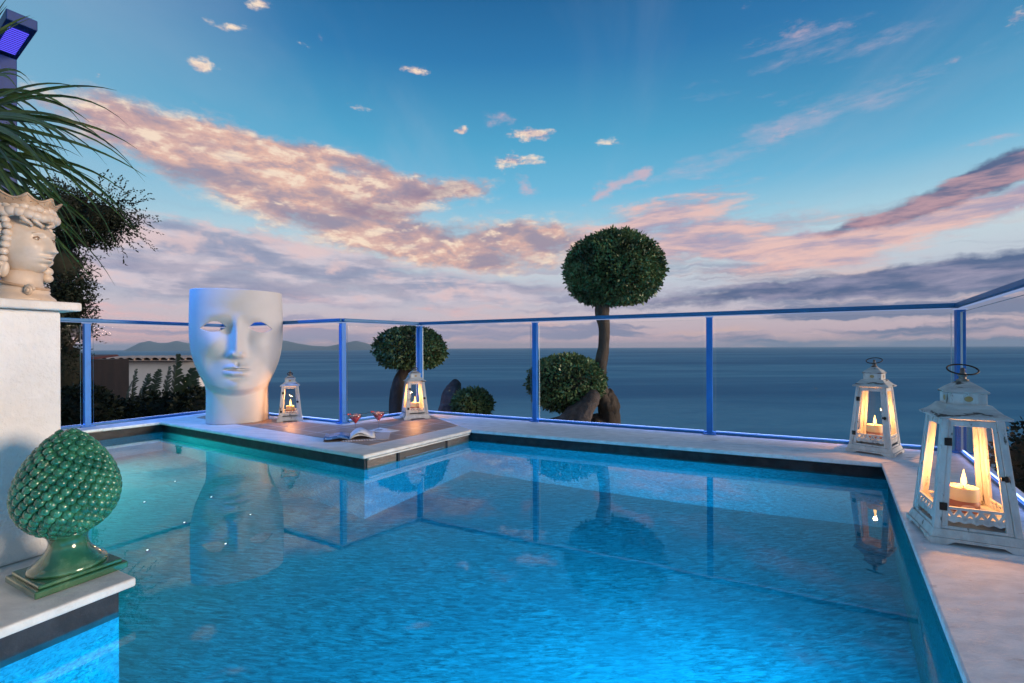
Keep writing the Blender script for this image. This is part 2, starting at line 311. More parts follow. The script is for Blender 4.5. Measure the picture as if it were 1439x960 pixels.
# ------------------------------------------------------------------ mesh helpers
class MB:
    def __init__(s): s.v = []; s.f = []; s.mi = []; s.cur = 0
    def add(s, vs, fs):
        k = len(s.v); s.v.extend([tuple(p) for p in vs]); s.f.extend([tuple(i + k for i in f) for f in fs]); s.mi.extend([s.cur] * len(fs)); return s
    def box(s, c, d, rz=0.0, mat=None, taper=1.0):
        vs = []
        for z in (-.5, .5):
            t = taper if z > 0 else 1.0
            for x, y in ((-.5, -.5), (.5, -.5), (.5, .5), (-.5, .5)):
                p = Vector((x * d[0] * t, y * d[1] * t, z * d[2]))
                p = (mat @ p) if mat else (Matrix.Rotation(rz, 3, 'Z') @ p)
                vs.append(p + Vector(c))
        return s.add(vs, [(3, 2, 1, 0), (4, 5, 6, 7), (0, 1, 5, 4), (1, 2, 6, 5), (2, 3, 7, 6), (3, 0, 4, 7)])
    def hexa(s, b, t):
        return s.add(list(b) + list(t), [(3, 2, 1, 0), (4, 5, 6, 7), (0, 1, 5, 4), (1, 2, 6, 5), (2, 3, 7, 6), (3, 0, 4, 7)])
    def beam(s, a, b, wx, wy, up=(0, 0, 1)):
        a, b = Vector(a), Vector(b); d = (b - a).normalized(); u = Vector(up)
        if abs(d.dot(u)) > .98: u = Vector((1, 0, 0))
        x = d.cross(u).normalized(); y = x.cross(d).normalized()
        o = [x * (-wx / 2) - y * (wy / 2), x * (wx / 2) - y * (wy / 2), x * (wx / 2) + y * (wy / 2), x * (-wx / 2) + y * (wy / 2)]
        return s.hexa([a + q for q in o], [b + q for q in o])
    def prism(s, poly, z0, z1):
        n = len(poly); ar = sum(poly[i][0] * poly[(i + 1) % n][1] - poly[(i + 1) % n][0] * poly[i][1] for i in range(n))
        if ar < 0: poly = poly[::-1]
        vs = [(p[0], p[1], z0) for p in poly] + [(p[0], p[1], z1) for p in poly]
        return s.add(vs, [tuple(range(n - 1, -1, -1)), tuple(range(n, 2 * n))] + [(i, (i + 1) % n, n + (i + 1) % n, n + i) for i in range(n)])
    def lathe(s, prof, n=32, c=(0, 0, 0), cap=True):
        vs = []; fs = []; k = len(prof)
        for r, z in prof:
            for i in range(n):
                a = 2 * math.pi * i / n; vs.append((c[0] + r * math.cos(a), c[1] + r * math.sin(a), c[2] + z))
        for j in range(k - 1):
            for i in range(n): fs.append((j * n + i, j * n + (i + 1) % n, (j + 1) * n + (i + 1) % n, (j + 1) * n + i))
        if cap: fs.append(tuple(range(n - 1, -1, -1))); fs.append(tuple((k - 1) * n + i for i in range(n)))
        return s.add(vs, fs)
    def tube(s, pts, rad, n=8, cap=True):
        pts = [Vector(p) for p in pts]; k = len(pts); rs = rad if isinstance(rad, (list, tuple)) else [rad] * k
        vs = []; fs = []; prev = None
        for i, p in enumerate(pts):
            d = (pts[min(i + 1, k - 1)] - pts[max(i - 1, 0)]).normalized()
            if prev is None:
                u = Vector((0, 0, 1)) if abs(d.z) < .9 else Vector((1, 0, 0)); x = d.cross(u).normalized()
            else: x = (prev - d * prev.dot(d)).normalized()
            prev = x; y = d.cross(x)
            for j in range(n):
                a = 2 * math.pi * j / n; vs.append(p + (x * math.cos(a) + y * math.sin(a)) * rs[i])
        for i in range(k - 1):
            for j in range(n): fs.append((i * n + j, i * n + (j + 1) % n, (i + 1) * n + (j + 1) % n, (i + 1) * n + j))
        if cap: fs.append(tuple(range(n - 1, -1, -1))); fs.append(tuple((k - 1) * n + j for j in range(n)))
        return s.add(vs, fs)
    def ball(s, c, r, n=12, m=8, mat=None, fn=None):
        r = (r, r, r) if not isinstance(r, (tuple, list)) else r
        vs = []; fs = []
        def pt(a, b):
            d = Vector((math.cos(b) * math.cos(a), math.cos(b) * math.sin(a), math.sin(b)))
            k = fn(d) if fn else 1.0
            p = Vector((d.x * r[0], d.y * r[1], d.z * r[2])) * k
            return (mat @ p if mat else p) + Vector(c)
        vs.append(pt(0, -math.pi / 2))
        for j in range(1, m):
            for i in range(n): vs.append(pt(2 * math.pi * i / n, -math.pi / 2 + math.pi * j / m))
        vs.append(pt(0, math.pi / 2)); L = len(vs) - 1
        for i in range(n): fs.append((0, 1 + (i + 1) % n, 1 + i))
        for j in range(m - 2):
            for i in range(n): fs.append((1 + j * n + i, 1 + j * n + (i + 1) % n, 1 + (j + 1) * n + (i + 1) % n, 1 + (j + 1) * n + i))
        for i in range(n): fs.append((L, 1 + (m - 2) * n + i, 1 + (m - 2) * n + (i + 1) % n))
        return s.add(vs, fs)
    def build(s, name, mat, parent=None, smooth=False, bevel=0.0, seg=2, auto=None):
        me = bpy.data.meshes.new(name); me.from_pydata(s.v, [], s.f)
        for q in (mat if isinstance(mat, (list, tuple)) else [mat]): me.materials.append(q)
        me.polygons.foreach_set('material_index', s.mi)
        if smooth: me.polygons.foreach_set('use_smooth', [True] * len(me.polygons))
        me.update(); o = bpy.data.objects.new(name, me); col.objects.link(o)
        if parent: o.parent = parent
        if bevel:
            b = o.modifiers.new('bevel', 'BEVEL'); b.width = bevel; b.segments = seg; b.limit_method = 'ANGLE'; b.angle_limit = R(40)
        if auto: 
            if hasattr(me, 'set_sharp_from_angle'): me.set_sharp_from_angle(angle=R(auto))
        return o
def thing(name, label, cat, loc=(0, 0, 0), rz=0.0, group=None):
    o = bpy.data.objects.new(name, None); col.objects.link(o); o.location = loc; o.rotation_euler = (0, 0, rz)
    return tag(o, label, cat, group)
def tag(o, label, cat, group=None):
    o['label'] = label; o['category'] = cat
    if group: o['group'] = group
    return o
def struct(o, kind='structure'):
    o['kind'] = kind; return o
def xy(v): return (v[0], v[1])
def offset(poly, d):
    n = len(poly); out = []
    ar = sum(poly[i][0] * poly[(i + 1) % n][1] - poly[(i + 1) % n][0] * poly[i][1] for i in range(n)); sg = 1 if ar > 0 else -1
    for i in range(n):
        a, b, c = Vector(poly[i - 1][:2]), Vector(poly[i][:2]), Vector(poly[(i + 1) % n][:2])
        e1, e2 = (b - a).normalized(), (c - b).normalized()
        n1, n2 = Vector((e1.y, -e1.x)) * sg, Vector((e2.y, -e2.x)) * sg
        bis = (n1 + n2).normalized(); out.append(tuple(b + bis * (d / max(.25, bis.dot(n1)))))
    return out
def fbm(seed):
    r = random.Random(seed); ks = [(Vector((r.uniform(-1, 1), r.uniform(-1, 1), r.uniform(-1, 1))).normalized() * (1.6 + .9 * i), r.uniform(0, 6.28), 1 / (1 + .5 * i)) for i in range(9)]
    return lambda p: sum(a * math.sin(k.dot(p) + ph) for k, ph, a in ks) / 4.5

# ------------------------------------------------------------------ plan of the pool terrace (level 0 = top of the coping)
U60, U27 = Vector((.5, .866, 0)), Vector((.89, -.456, 0))
A, B, Cc, D, E = P(225, 593), P(511, 640), P(663, 604), P(1238.7, 650.6), P(1358.7, 960)
RD = (E - D).normalized(); NEAR = -1.2
E2 = D + RD * ((NEAR - D.y) / RD.y)
Fp = P(192, 811); PD = (Fp - P(0, 884)).normalized(); F2 = Fp + PD * ((NEAR - Fp.y) / PD.y)
G = Vector((-4.56, 3.20, 0))
K, J, CORNER, L1 = P(590, 580), P(482, 595), P(1350, 636), Vector((-3.54, 5.59, 0))
L0 = L1 - U60 * 3.4
RC = CORNER + RD * ((NEAR - CORNER.y) / RD.y)
WATER, FLOOR = -0.105, -1.12
pool = [xy(p) for p in (A, B, Cc, D, E2, F2, Fp, G)]
wallp = offset(pool, .035)

# sea and terrain
m = bpy.data.materials.new('sea'); m.use_nodes = True; t = NT(m.node_tree); b = t.n['Principled BSDF']
tc = t.new('ShaderNodeTexCoord').outputs['Object']
s1 = t.noise(t.map(tc, sc=(.0011, .004, 1)), 1.0, 8, .6, .6)
s2 = t.noise(t.map(tc, (9, 2, 0), sc=(.00022, .0014, 1)), 1.0, 6, .6, .4)
cc = t.mix(t.ss(s1.outputs[0], .35, .68), (.040, .22, .36, 1), (.11, .33, .46, 1))
cc = t.mix(t.ss(s2.outputs[0], .42, .65), cc, (.022, .16, .30, 1))
t.n.remove(b); b = t.new('ShaderNodeBsdfDiffuse'); t.put(b.inputs['Color'], cc); gs = t.new('ShaderNodeBsdfGlossy'); gs.inputs['Roughness'].default_value = .38
mxs = t.new('ShaderNodeMixShader'); mxs.inputs[0].default_value = .10; t.l.new(b.outputs[0], mxs.inputs[1]); t.l.new(gs.outputs[0], mxs.inputs[2])
t.l.new(mxs.outputs[0], t.n['Material Output'].inputs[0])
nb = t.noise(t.map(tc, sc=(.02, .05, 1)), 1.0, 6, .6); bp = t.new('ShaderNodeBump'); bp.inputs['Strength'].default_value = .6; bp.inputs['Distance'].default_value = 6
t.l.new(nb.outputs[0], bp.inputs['Height']); t.l.new(bp.outputs[0], b.inputs['Normal']); t.l.new(bp.outputs[0], gs.inputs['Normal'])
SEA = -95.0
mb = MB(); rings = [0, 60, 150, 400, 1000, 2500, 6000, 14000, 30000, 60000]; n = 64; vs = [(0, 0, SEA)]; fs = []
for r in rings[1:]:
    vs += [(r * math.cos(2 * math.pi * i / n), r * math.sin(2 * math.pi * i / n), SEA) for i in range(n)]
for i in range(n): fs.append((0, 1 + i, 1 + (i + 1) % n))
for j in range(len(rings) - 2):
    for i in range(n): fs.append((1 + j * n + i, 1 + (j + 1) * n + i, 1 + (j + 1) * n + (i + 1) % n, 1 + j * n + (i + 1) % n))
mb.add(vs, fs); struct(mb.build('sea', m))

nrm = Vector((-(K - CORNER).y, (K - CORNER).x, 0)).normalized()
if nrm.y < 0: nrm = -nrm
nr2 = Vector((-RD.y, RD.x, 0)); 
if nr2.x < 0: nr2 = -nr2
nse = fbm(5)
def ground_z(x, y):
    p = Vector((x, y, 0)); s = max((p - K).dot(nrm), (p - CORNER).dot(nr2), 0)
    z = -.75 - .62 * s
    left = min(1, max(0, (-.62 * y - .5 - x) / 1.2)) * min(1, max(0, (18 - y) / 4)) * min(1, max(0, (-3.0 + 40 + x) / 10))
    zl = -1.15 - .02 * max(0, y - 5)
    z = z * (1 - left) + zl * left
    inside = (p - K).dot(nrm) < -.25 and (p - CORNER).dot(nr2) < -.25 and x > -4.9
    if inside: z = -2.2
    return max(z, SEA - 3) + .12 * nse(p * .9) * (0 if inside else 1)
mb = MB(); xs = list(np.linspace(-60, -8, 30)) + list(np.linspace(-7.5, 8, 60)) + list(np.linspace(9, 160, 40)); ys = list(np.linspace(-30, 0, 12)) + list(np.linspace(.3, 14, 56)) + list(np.linspace(15, 180, 50))
mb.add([(x, y, ground_z(x, y)) for y in ys for x in xs], [(j * len(xs) + i, j * len(xs) + i + 1, (j + 1) * len(xs) + i + 1, (j + 1) * len(xs) + i) for j in range(len(ys) - 1) for i in range(len(xs) - 1)])
struct(mb.build('ground', M['soil'], smooth=True))

# far headland
hill_m = pmat('headland_haze_tint', (.10, .155, .175), (.14, .18, .19), .002, .95)  # scrub colour pushed to blue: distant haze painted into the base colour
def ridge(pts, depth, name):
    mb = MB(); k = len(pts); vs = []; fs = []
    top = [Q(px, py, depth) for px, py in pts]; rows = [(0, 1.0), (.03, .80), (.06, .45), (.09, .0), (-.05, .6), (-.1, 0)]
    order = [(-.12, 0.0), (-.06, .55), (0, 1.0), (.05, .72), (.10, .40), (.16, 0.0)]
    nz = fbm(11)
    for i, p in enumerate(top):
        for dz, hh in order:
            q = Vector((p.x * (1 - dz), p.y * (1 - dz), 0)); h = (p.z - SEA) * hh * (1 + (.22 * nz(Vector((i * .9, dz * 30, 0))) if 0 < hh < 1 else 0))
            vs.append((q.x, q.y, SEA + h - (40 if hh == 0 else 0)))
    kk = len(order)
    for i in range(k - 1):
        for j in range(kk - 1): fs.append((i * kk + j, (i + 1) * kk + j, (i + 1) * kk + j + 1, i * kk + j + 1))
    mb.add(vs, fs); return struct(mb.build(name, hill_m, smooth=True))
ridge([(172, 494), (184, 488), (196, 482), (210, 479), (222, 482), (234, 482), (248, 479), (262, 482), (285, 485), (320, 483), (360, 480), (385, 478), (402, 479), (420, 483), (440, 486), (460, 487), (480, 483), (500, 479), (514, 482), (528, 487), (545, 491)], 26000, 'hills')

# ------------------------------------------------------------------ pool basin, water, paving
m = bpy.data.materials.new('blue_pool_stone'); m.use_nodes = True; t = NT(m.node_tree); b = t.n['Principled BSDF']
tc = t.new('ShaderNodeTexCoord').outputs['Object']
g1 = t.noise(t.map(tc, rot=(0, 0, R(58)), sc=(12, 70, 50)), 1.0, 8, .78, .8)
g2 = t.noise(t.map(tc, rot=(0, 0, R(58)), sc=(1.6, 3.2, 3)), 1.0, 5, .6, .5)
cc = t.mix(t.ss(g1.outputs[0], .36, .68), (.003, .052, .075, 1), (.026, .25, .33, 1))
cc = t.mix(t.ss(g2.outputs[0], .40, .70, 0, .55), cc, (.005, .10, .145, 1))
cc2 = t.new('ShaderNodeMix', data_type='RGBA'); cc2.inputs[0].default_value = .45
t.put(b.inputs['Base Color'], cc); b.inputs['Roughness'].default_value = .6
M['pool'] = m
mb = MB(); n = len(wallp)
mb.add([(p[0], p[1], FLOOR) for p in wallp] + [(p[0], p[1], -.15) for p in wallp],
       [tuple(range(n))] + [(i, n + i, n + (i + 1) % n, (i + 1) % n) for i in range(n)])
struct(mb.build('pool_basin', M['pool']))
mb = MB(); mb.add([(p[0], p[1], -.15) for p in wallp] + [(p[0], p[1], -.031) for p in wallp], [(i, n + i, n + (i + 1) % n, (i + 1) % n) for i in range(n)])
struct(mb.build('pool_waterline_band', M['band']))
m = bpy.data.materials.new('pool_water'); m.use_nodes = True; t = NT(m.node_tree); t.n.clear()
gl = t.new('ShaderNodeBsdfGlass'); gl.inputs['IOR'].default_value = 1.33; gl.inputs['Roughness'].default_value = .016; gl.inputs['Color'].default_value = (.93, .98, 1, 1)
tc = t.new('ShaderNodeTexCoord').outputs['Object']
nb = t.noise(t.map(tc, rot=(0, 0, R(20)), sc=(1, 2.2, 1)), 2.2, 3, .5); bp = t.new('ShaderNodeBump'); bp.inputs['Strength'].default_value = .018; bp.inputs['Distance'].default_value = .02
t.l.new(nb.outputs[0], bp.inputs['Height']); t.l.new(bp.outputs[0], gl.inputs['Normal'])
o_ = t.new('ShaderNodeOutputMaterial'); t.l.new(gl.outputs[0], o_.inputs[0])
mb = MB(); mb.add([(p[0], p[1], WATER) for p in wallp], [tuple(range(n))]); ow = mb.build('pool_water', m); struct(ow)
if ow.data.polygons[0].normal.z < 0: ow.data.flip_normals()

OUT = .07
Ko, Jo, Co, L1o = [Vector(p + (0,)) for p in offset([xy(Cc), xy(D), xy(CORNER), xy(K), xy(J), xy(L1), xy(A)], OUT)[3:4] + offset([xy(Cc), xy(D), xy(CORNER), xy(K), xy(J), xy(L1), xy(A)], OUT)[4:5] + offset([xy(D), xy(E2), xy(RC), xy(CORNER), xy(K)], OUT)[3:4] + offset([xy(A), xy(J), xy(L1), xy(L0), xy(G)], OUT)[2:3]]
RCo = Co + RD * ((NEAR - Co.y) / RD.y); L0o = L1o - U60 * 3.6
TH = -.030
def paving(name, poly, mat=M['stone'], z1=0.0, bev=.008):
    mb = MB(); mb.prism([xy(p) for p in poly], TH, z1); return struct(mb.build(name, mat, bevel=bev))
paving('pool_paving', [Cc, D, Co, Ko])
paving('pool_paving', [D, E2, RCo, Co])
paving('pool_paving', [A, L1o, L0o, G + Vector((-.35, -.2, 0))])
# terrace behind the viewer
paving('terrace_paving', [F2 + Vector((-3, 0, 0)), RCo + Vector((1.5, 0, 0)), RCo + Vector((1.5, -7, 0)), F2 + Vector((-3, -7, 0))])
# supporting walls below the paving
def retaining(a, b2, name='retaining_wall', thick=.12, z0=-2.6):
    d = (b2 - a).normalized(); nn = Vector((-d.y, d.x, 0))
    mb = MB(); mb.prism([xy(a), xy(b2), xy(b2 - nn * thick), xy(a - nn * thick)], z0, TH - .002); return struct(mb.build(name, M['stone']))
retaining(Ko + Vector((-.05, -.05, 0)), Co + Vector((-.05, -.05, 0)))
retaining(Co + Vector((-.1, -.05, 0)), RCo + Vector((-.1, -.05, 0)))
retaining(L0o + Vector((.1, -.05, 0)), L1o + Vector((.1, -.05, 0)))

# ------------------------------------------------------------------ bar peninsula
bar_c = (A + B + Cc + K + J + L1) / 6
bar = thing('pool_bar', 'tiled peninsula jutting into the pool with cream stone border', 'pool bar', bar_c)
def loc(p, o=bar_c): return Vector(p) - Vector(o)
barpoly = [A, B, Cc, Ko, Jo, L1o]
bp_ = [xy(loc(p)) for p in barpoly]
mb = MB(); mb.prism(bp_, TH, 0.0); mb.build('stone_border', M['stone_white'], bar, bevel=.012, seg=3)
tilep = [A + (L1 - A) * .42 + (B - A) * .05, A + (B - A) * .93 + (Cc - B) * .16 + (L1 - A).normalized() * .06, Cc + (B - Cc) * .02 + (K - Cc) * .20, K + (Cc - K) * .16, J + (B - J).normalized() * .17, L1 + (A - L1).normalized() * .22 + (B - A).normalized() * .1]
mt = bpy.data.materials.new('terracotta_floor_tile'); mt.use_nodes = True; t = NT(mt.node_tree); b = t.n['Principled BSDF']
tc = t.new('ShaderNodeTexCoord').outputs['Object']
br = t.new('ShaderNodeTexBrick'); br.offset = 0.0; br.squash = 1.0
t.l.new(t.map(tc, (.06, .1, 0), (0, 0, R(-58)), (1, 1, 1)), br.inputs['Vector'])
br.inputs['Scale'].default_value = 1.0; br.inputs['Brick Width'].default_value = .30; br.inputs['Row Height'].default_value = .30; br.inputs['Mortar Size'].default_value = .007
br.inputs['Color1'].default_value = (.38, .22, .145, 1); br.inputs['Color2'].default_value = (.28, .175, .13, 1); br.inputs['Mortar'].default_value = (.50, .43, .38, 1); br.inputs['Bias'].default_value = 0
nn = t.noise(tc, 9, 6, .65); c_ = t.mix(t.ss(nn.outputs[0], .38, .7, 0, .5), br.outputs[0], (.36, .27, .23, 1))
t.put(b.inputs['Base Color'], c_); b.inputs['Roughness'].default_value = .5
bpn = t.new('ShaderNodeBump'); bpn.inputs['Strength'].default_value = .4; bpn.inputs['Distance'].default_value = .004; bpn.invert = True
t.l.new(br.outputs[1], bpn.inputs['Height']); t.l.new(bpn.outputs[0], b.inputs['Normal'])
mb = MB(); mb.prism([xy(loc(p)) for p in tilep], -.02, .003); mb.build('tiled_top', mt, bar)
# brown fascia and skimmer panel on the side facing the deep end
bd = (Cc - B).normalized(); bn = Vector((bd.y, -bd.x, 0))          # outward (towards +x)
if bn.x < 0: bn = -bn
o_in = -bn * .035
mb = MB(); a0, a1 = B + o_in + bd * .05, Cc + o_in - bd * .02
mb.prism([xy(loc(a0)), xy(loc(a1)), xy(loc(a1 + bn * .012)), xy(loc(a0 + bn * .012))], -.155, -.033); mb.build('stone_fascia', M['brown_band'], bar)
mb = MB(); a0, a1 = B + bd * .05 + o_in + bn * .008, Cc + o_in - bd * .02 + bn * .008
mb.prism([xy(loc(a0)), xy(loc(a1)), xy(loc(a1 + bn * .02)), xy(loc(a0 + bn * .02))], -.044, -.034); mb.build('trim_strip', M['stone_white'], bar)
s0, s1_ = B + bd * .34 + o_in + bn * .012, B + bd * .86 + o_in + bn * .012
pan = MB(); pan.prism([xy(loc(s0)), xy(loc(s1_)), xy(loc(s1_ + bn * .012)), xy(loc(s0 + bn * .012))], -.125, -.050); pan = pan.build('skimmer_panel', M['drawer'], bar, bevel=.003)
for (q0, q1, za, zb) in ((s0 - bd * .02, s0, -.13, -.045), (s1_, s1_ + bd * .02, -.13, -.045)):
    fr = MB(); fr.prism([xy(loc(q0)), xy(loc(q1)), xy(loc(q1 + bn * .016)), xy(loc(q0 + bn * .016))], za, zb); fr.build('frame_side', M['band'], pan)
hb = MB(); h0, h1 = s0 + bd * .05 + bn * .013, s1_ - bd * .05 + bn * .013
hb.prism([xy(loc(h0)), xy(loc(h1)), xy(loc(h1 + bn * .012)), xy(loc(h0 + bn * .012))], -.098, -.089); hb.build('handle', M['steel'], pan)

# ------------------------------------------------------------------ glass balustrades
RAILZ, PW = 1.045, .050
def balustrade(a, b2, posts, label, end_posts, ext0=0.0, ext1=0.0, en=1.0, gaps=True):
    d = (b2 - a).normalized(); L = (b2 - a).length; ang = math.atan2(d.y, d.x)
    root = thing('glass_balustrade', label, 'balustrade', (a.x, a.y, 0), ang, 'glass balustrades round the pool')
    for s in posts:
        mb = MB(); mb.box((s, 0, (RAILZ - .02) / 2 + .001), (PW, PW, RAILZ - .022)); p = mb.build('post', M['blue_paint'], root, bevel=.004)
        q = MB(); q.box((s, 0, .006), (.10, .10, .01)); q.build('foot_plate', M['blue_paint'], p)
        q = MB(); q.box((s, 0, RAILZ - .027), (PW + .012, PW + .012, .01)); q.build('led_cap', M['led'], p)
    cuts = sorted(set([0.0, L] + list(posts)))
    for s0, s1 in zip(cuts[:-1], cuts[1:]):
        if s1 - s0 < .15: continue
        g0 = s0 + (.048 if s0 in posts or gaps else .03); g1 = s1 - .048
        gz0, gz1, th = .03, RAILZ - .05, .006
        mb = MB(); vs = [(g0, -th, gz0), (g1, -th, gz0), (g1, th, gz0), (g0, th, gz0), (g0, -th, gz1), (g1, -th, gz1), (g1, th, gz1), (g0, th, gz1)]
        mb.cur = 0; mb.add(vs, [(0, 1, 5, 4)]); mb.cur = 1
        mb.add(vs, [(1, 2, 6, 5), (3, 0, 4, 7), (4, 5, 6, 7), (3, 2, 1, 0)])
        mb.build('glass_pane', [M['fence_glass'], M['glass_edge']], root)
    mb = MB(); mb.box(((L + ext1 - ext0) / 2, 0, RAILZ), (L + ext0 + ext1, .062, .034)); rl = mb.build('top_rail', M['rail_paint'], root, bevel=.006)
    mb = MB(); mb.box(((L + ext1 - ext0) / 2, 0, RAILZ - .020), (L + ext0 + ext1 - .1, .022, .005)); mb.build('led_strip', M['led'], rl)
    lamp('coping_fill', 'AREA', (L / 2, 0, .034), .85 * L * en, (.32, .42, 1.0), root, size=L - .14, size_y=.03, direction=None)  # added fill lamp that tints the coping violet, in place of the rail LEDs
    mb = MB(); mb.box((L / 2, 0, .012), (L - .12, .03, .02)); mb.build('base_channel', M['rail_paint'], root)
    return root
mainL = (CORNER - K).length; md = (CORNER - K).normalized()
def s_at(px, a, d):
    r = ray(px, HY); k = r.x / r.y
    return (a.x - k * a.y) / (k * d.y - d.x)
balustrade(K, CORNER, [0.0, s_at(752, K, md), s_at(997, K, md), mainL], 'long glass balustrade along the back edge in front of the big topiary tree', 2)
balustrade(J, K, [0.0], 'short return of glass balustrade behind the two cocktails', 1)
balustrade(L1, J, [0.0], 'glass balustrade section behind the giant face chair and smallest lantern', 1)
ld = (L0 - L1).normalized()
balustrade(L1, L0, [s_at(122, L1, ld), 3.2], 'glass balustrade left of the giant face chair before the garden', 1, en=.8)
balustrade(CORNER, RC, [2.1, 4.0], 'glass balustrade running toward the viewer beside the large lanterns', 1, en=.8)

# ------------------------------------------------------------------ lanterns
rng = random.Random(3)
def make_lantern(pos, ang, sx, sz, label, ring_up=True, power=2.0, candle=.047):
    root = thing('lantern', label, 'lantern', (pos.x, pos.y, 0.0), ang, 'white wooden candle lanterns')
    HB, HT, WB, WT = .055 * sz, .475 * sz, .250 * sx, .178 * sx      # body bottom/top and widths
    def wat(z): return WB + (WT - WB) * (z - HB) / (HT - HB)
    def quad(wd, z): h = wd / 2; return [Vector((-h, -h, z)), Vector((h, -h, z)), Vector((h, h, z)), Vector((-h, h, z))]
    # footed base with an arched apron on each side
    f = MB(); wb = .285 * sx; zb = .040 * sz
    f.hexa(quad(wb - .012, zb * .62), quad(WB + .004, HB))
    for k in range(4):
        r3 = Matrix.Rotation(k * math.pi / 2, 3, 'Z'); h = wb / 2
        prof = [(-h, 0), (-h + .05 * sx, 0), (-h + .075 * sx, .014 * sz), (h - .075 * sx, .014 * sz), (h - .05 * sx, 0), (h, 0), (h, zb * .62), (-h, zb * .62)]
        inn = [(max(-h + .012, min(h - .012, x)), z) for x, z in prof]
        vs = [r3 @ Vector((x, -h, z)) for x, z in prof] + [r3 @ Vector((x, -h + .012, z)) for x, z in inn]; n_ = 8
        f.add(vs, [(0, 1, 2, 7), (2, 3, 6, 7), (3, 4, 5, 6), (15, 10, 9, 8), (15, 14, 11, 10), (14, 13, 12, 11)] + [(i, 8 + i, 8 + (i + 1) % 8, (i + 1) % 8) for i in range(8)])
    f.build('base', M['wood'], root, bevel=.002)
    # corner posts
    pw = .022 * sx
    for k in range(4):
        r3 = Matrix.Rotation(k * math.pi / 2, 3, 'Z')
        hb, ht = WB / 2, WT / 2
        mb = MB(); mb.hexa([r3 @ Vector(p) for p in ((-hb, -hb, HB), (-hb + pw, -hb, HB), (-hb + pw, -hb + pw, HB), (-hb, -hb + pw, HB))],
                           [r3 @ Vector(p) for p in ((-ht, -ht, HT), (-ht + pw, -ht, HT), (-ht + pw, -ht + pw, HT), (-ht, -ht + pw, HT))])
        mb.build('corner_post', M['wood'], root, bevel=.0015)
    # four side frames: rails, stiles, fretwork skirt, pane
    z1, z2, z3 = HB + .012 * sz, HB + .085 * sz, HT - .028 * sz
    for k in range(4):
        r3 = Matrix.Rotation(k * math.pi / 2, 3, 'Z')
        def pt(u, z, dpt=0.0):                       # u in -1..1 across the opening, on the sloping face
            hw = wat(z) / 2; return r3 @ Vector((u * (hw - pw - .001), -hw + .004 + dpt, z))
        th = .010
        mb = MB()
        def slab(ua, ub, za, zb_, d0=0.0, t=th):
            mb.hexa([pt(ua, za, d0), pt(ub, za, d0), pt(ub, za, d0 + t), pt(ua, za, d0 + t)], [pt(ua, zb_, d0), pt(ub, zb_, d0), pt(ub, zb_, d0 + t), pt(ua, zb_, d0 + t)])
        st = .19
        slab(-1, 1, z3, HT - .004); slab(-1, 1, HB + .001, z1)
        slab(-1, -1 + st, z1, z3); slab(1 - st, 1, z1, z3)
        slab(-1 + st, 1 - st, z2 - .010 * sz, z2)
        nm = 'door' if k == 0 else 'side_frame'
        dr = mb.build(nm, M['wood'], root, bevel=.0012)
        # zigzag fretwork
        fb = MB(); n_ = 5; ua, ub = -1 + st, 1 - st
        zc0, zc1, zc2 = z1, (z1 + z2 - .01 * sz) / 2, z2 - .010 * sz
        for i in range(n_):
            u0 = ua + (ub - ua) * i / n_; u1 = ua + (ub - ua) * (i + 1) / n_; um = (u0 + u1) / 2; hh = (zc2 - zc1) * .30
            for (p0, p1) in (((u0, zc2 - hh * .4), (um, zc1 + hh * .2)), ((um, zc1 + hh * .2), (u1, zc2 - hh * .4)), ((u0, zc1 - hh * .2), (um, zc0 + hh * 2.4)), ((um, zc0 + hh * 2.4), (u1, zc1 - hh * .2))):
                fb.hexa([pt(p0[0], p0[1] - hh, .002), pt(p1[0], p1[1] - hh, .002), pt(p1[0], p1[1] - hh, .009), pt(p0[0], p0[1] - hh, .009)],
                        [pt(p0[0], p0[1] + hh, .002), pt(p1[0], p1[1] + hh, .002), pt(p1[0], p1[1] + hh, .009), pt(p0[0], p0[1] + hh, .009)])
        fb.build('fretwork', M['wood'], dr)
        gb = MB(); gb.add([pt(-1 + st, z2, .006), pt(1 - st, z2, .006), pt(1 - st, z3, .006), pt(-1 + st, z3, .006)], [(0, 1, 2, 3)])
        gb.build('pane', M['lantern_glass'], dr)
        if k == 0:
            for zz_ in (z2 + .0 * sz, z3 - .06 * sz):
                hbx = MB(); c = pt(-1.0, zz_, -.006); hbx.box(c, (.022 * sx, .005, .030 * sz)); hbx.build('hinge', M['iron'], dr, bevel=.001)
            lb = MB(); c = pt(1.02, (z2 + z3) / 2 - .03 * sz, -.008); lb.ball(c, (.009, .007, .012), 10, 6); c2 = pt(.93, (z2 + z3) / 2 - .03 * sz, -.006); lb.box(c2, (.014, .005, .014)); lb.build('latch', M['iron'], dr)
    # roof with curved hips, vented box, cap
    rf = MB(); prof = [(.212 * sx, HT + .002), (.216 * sx, HT + .010 * sz), (.176 * sx, HT + .024 * sz), (.148 * sx, HT + .040 * sz), (.128 * sx, HT + .054 * sz)]
    rf.add([p for wd, z in prof for p in quad(wd, z)], [(3, 2, 1, 0)] + [(j * 4 + i, j * 4 + (i + 1) % 4, j * 4 + 4 + (i + 1) % 4, j * 4 + 4 + i) for j in range(len(prof) - 1) for i in range(4)] + [tuple(len(prof) * 4 - 4 + i for i in range(4))])
    roof = rf.build('roof', M['roofwood'], root, bevel=.0015)
    zb0 = HT + .052 * sz; vb = MB(); vb.hexa(quad(.108 * sx, zb0), quad(.108 * sx, zb0 + .045 * sz)); vbx = vb.build('vent_box', M['wood'], root, bevel=.0015)
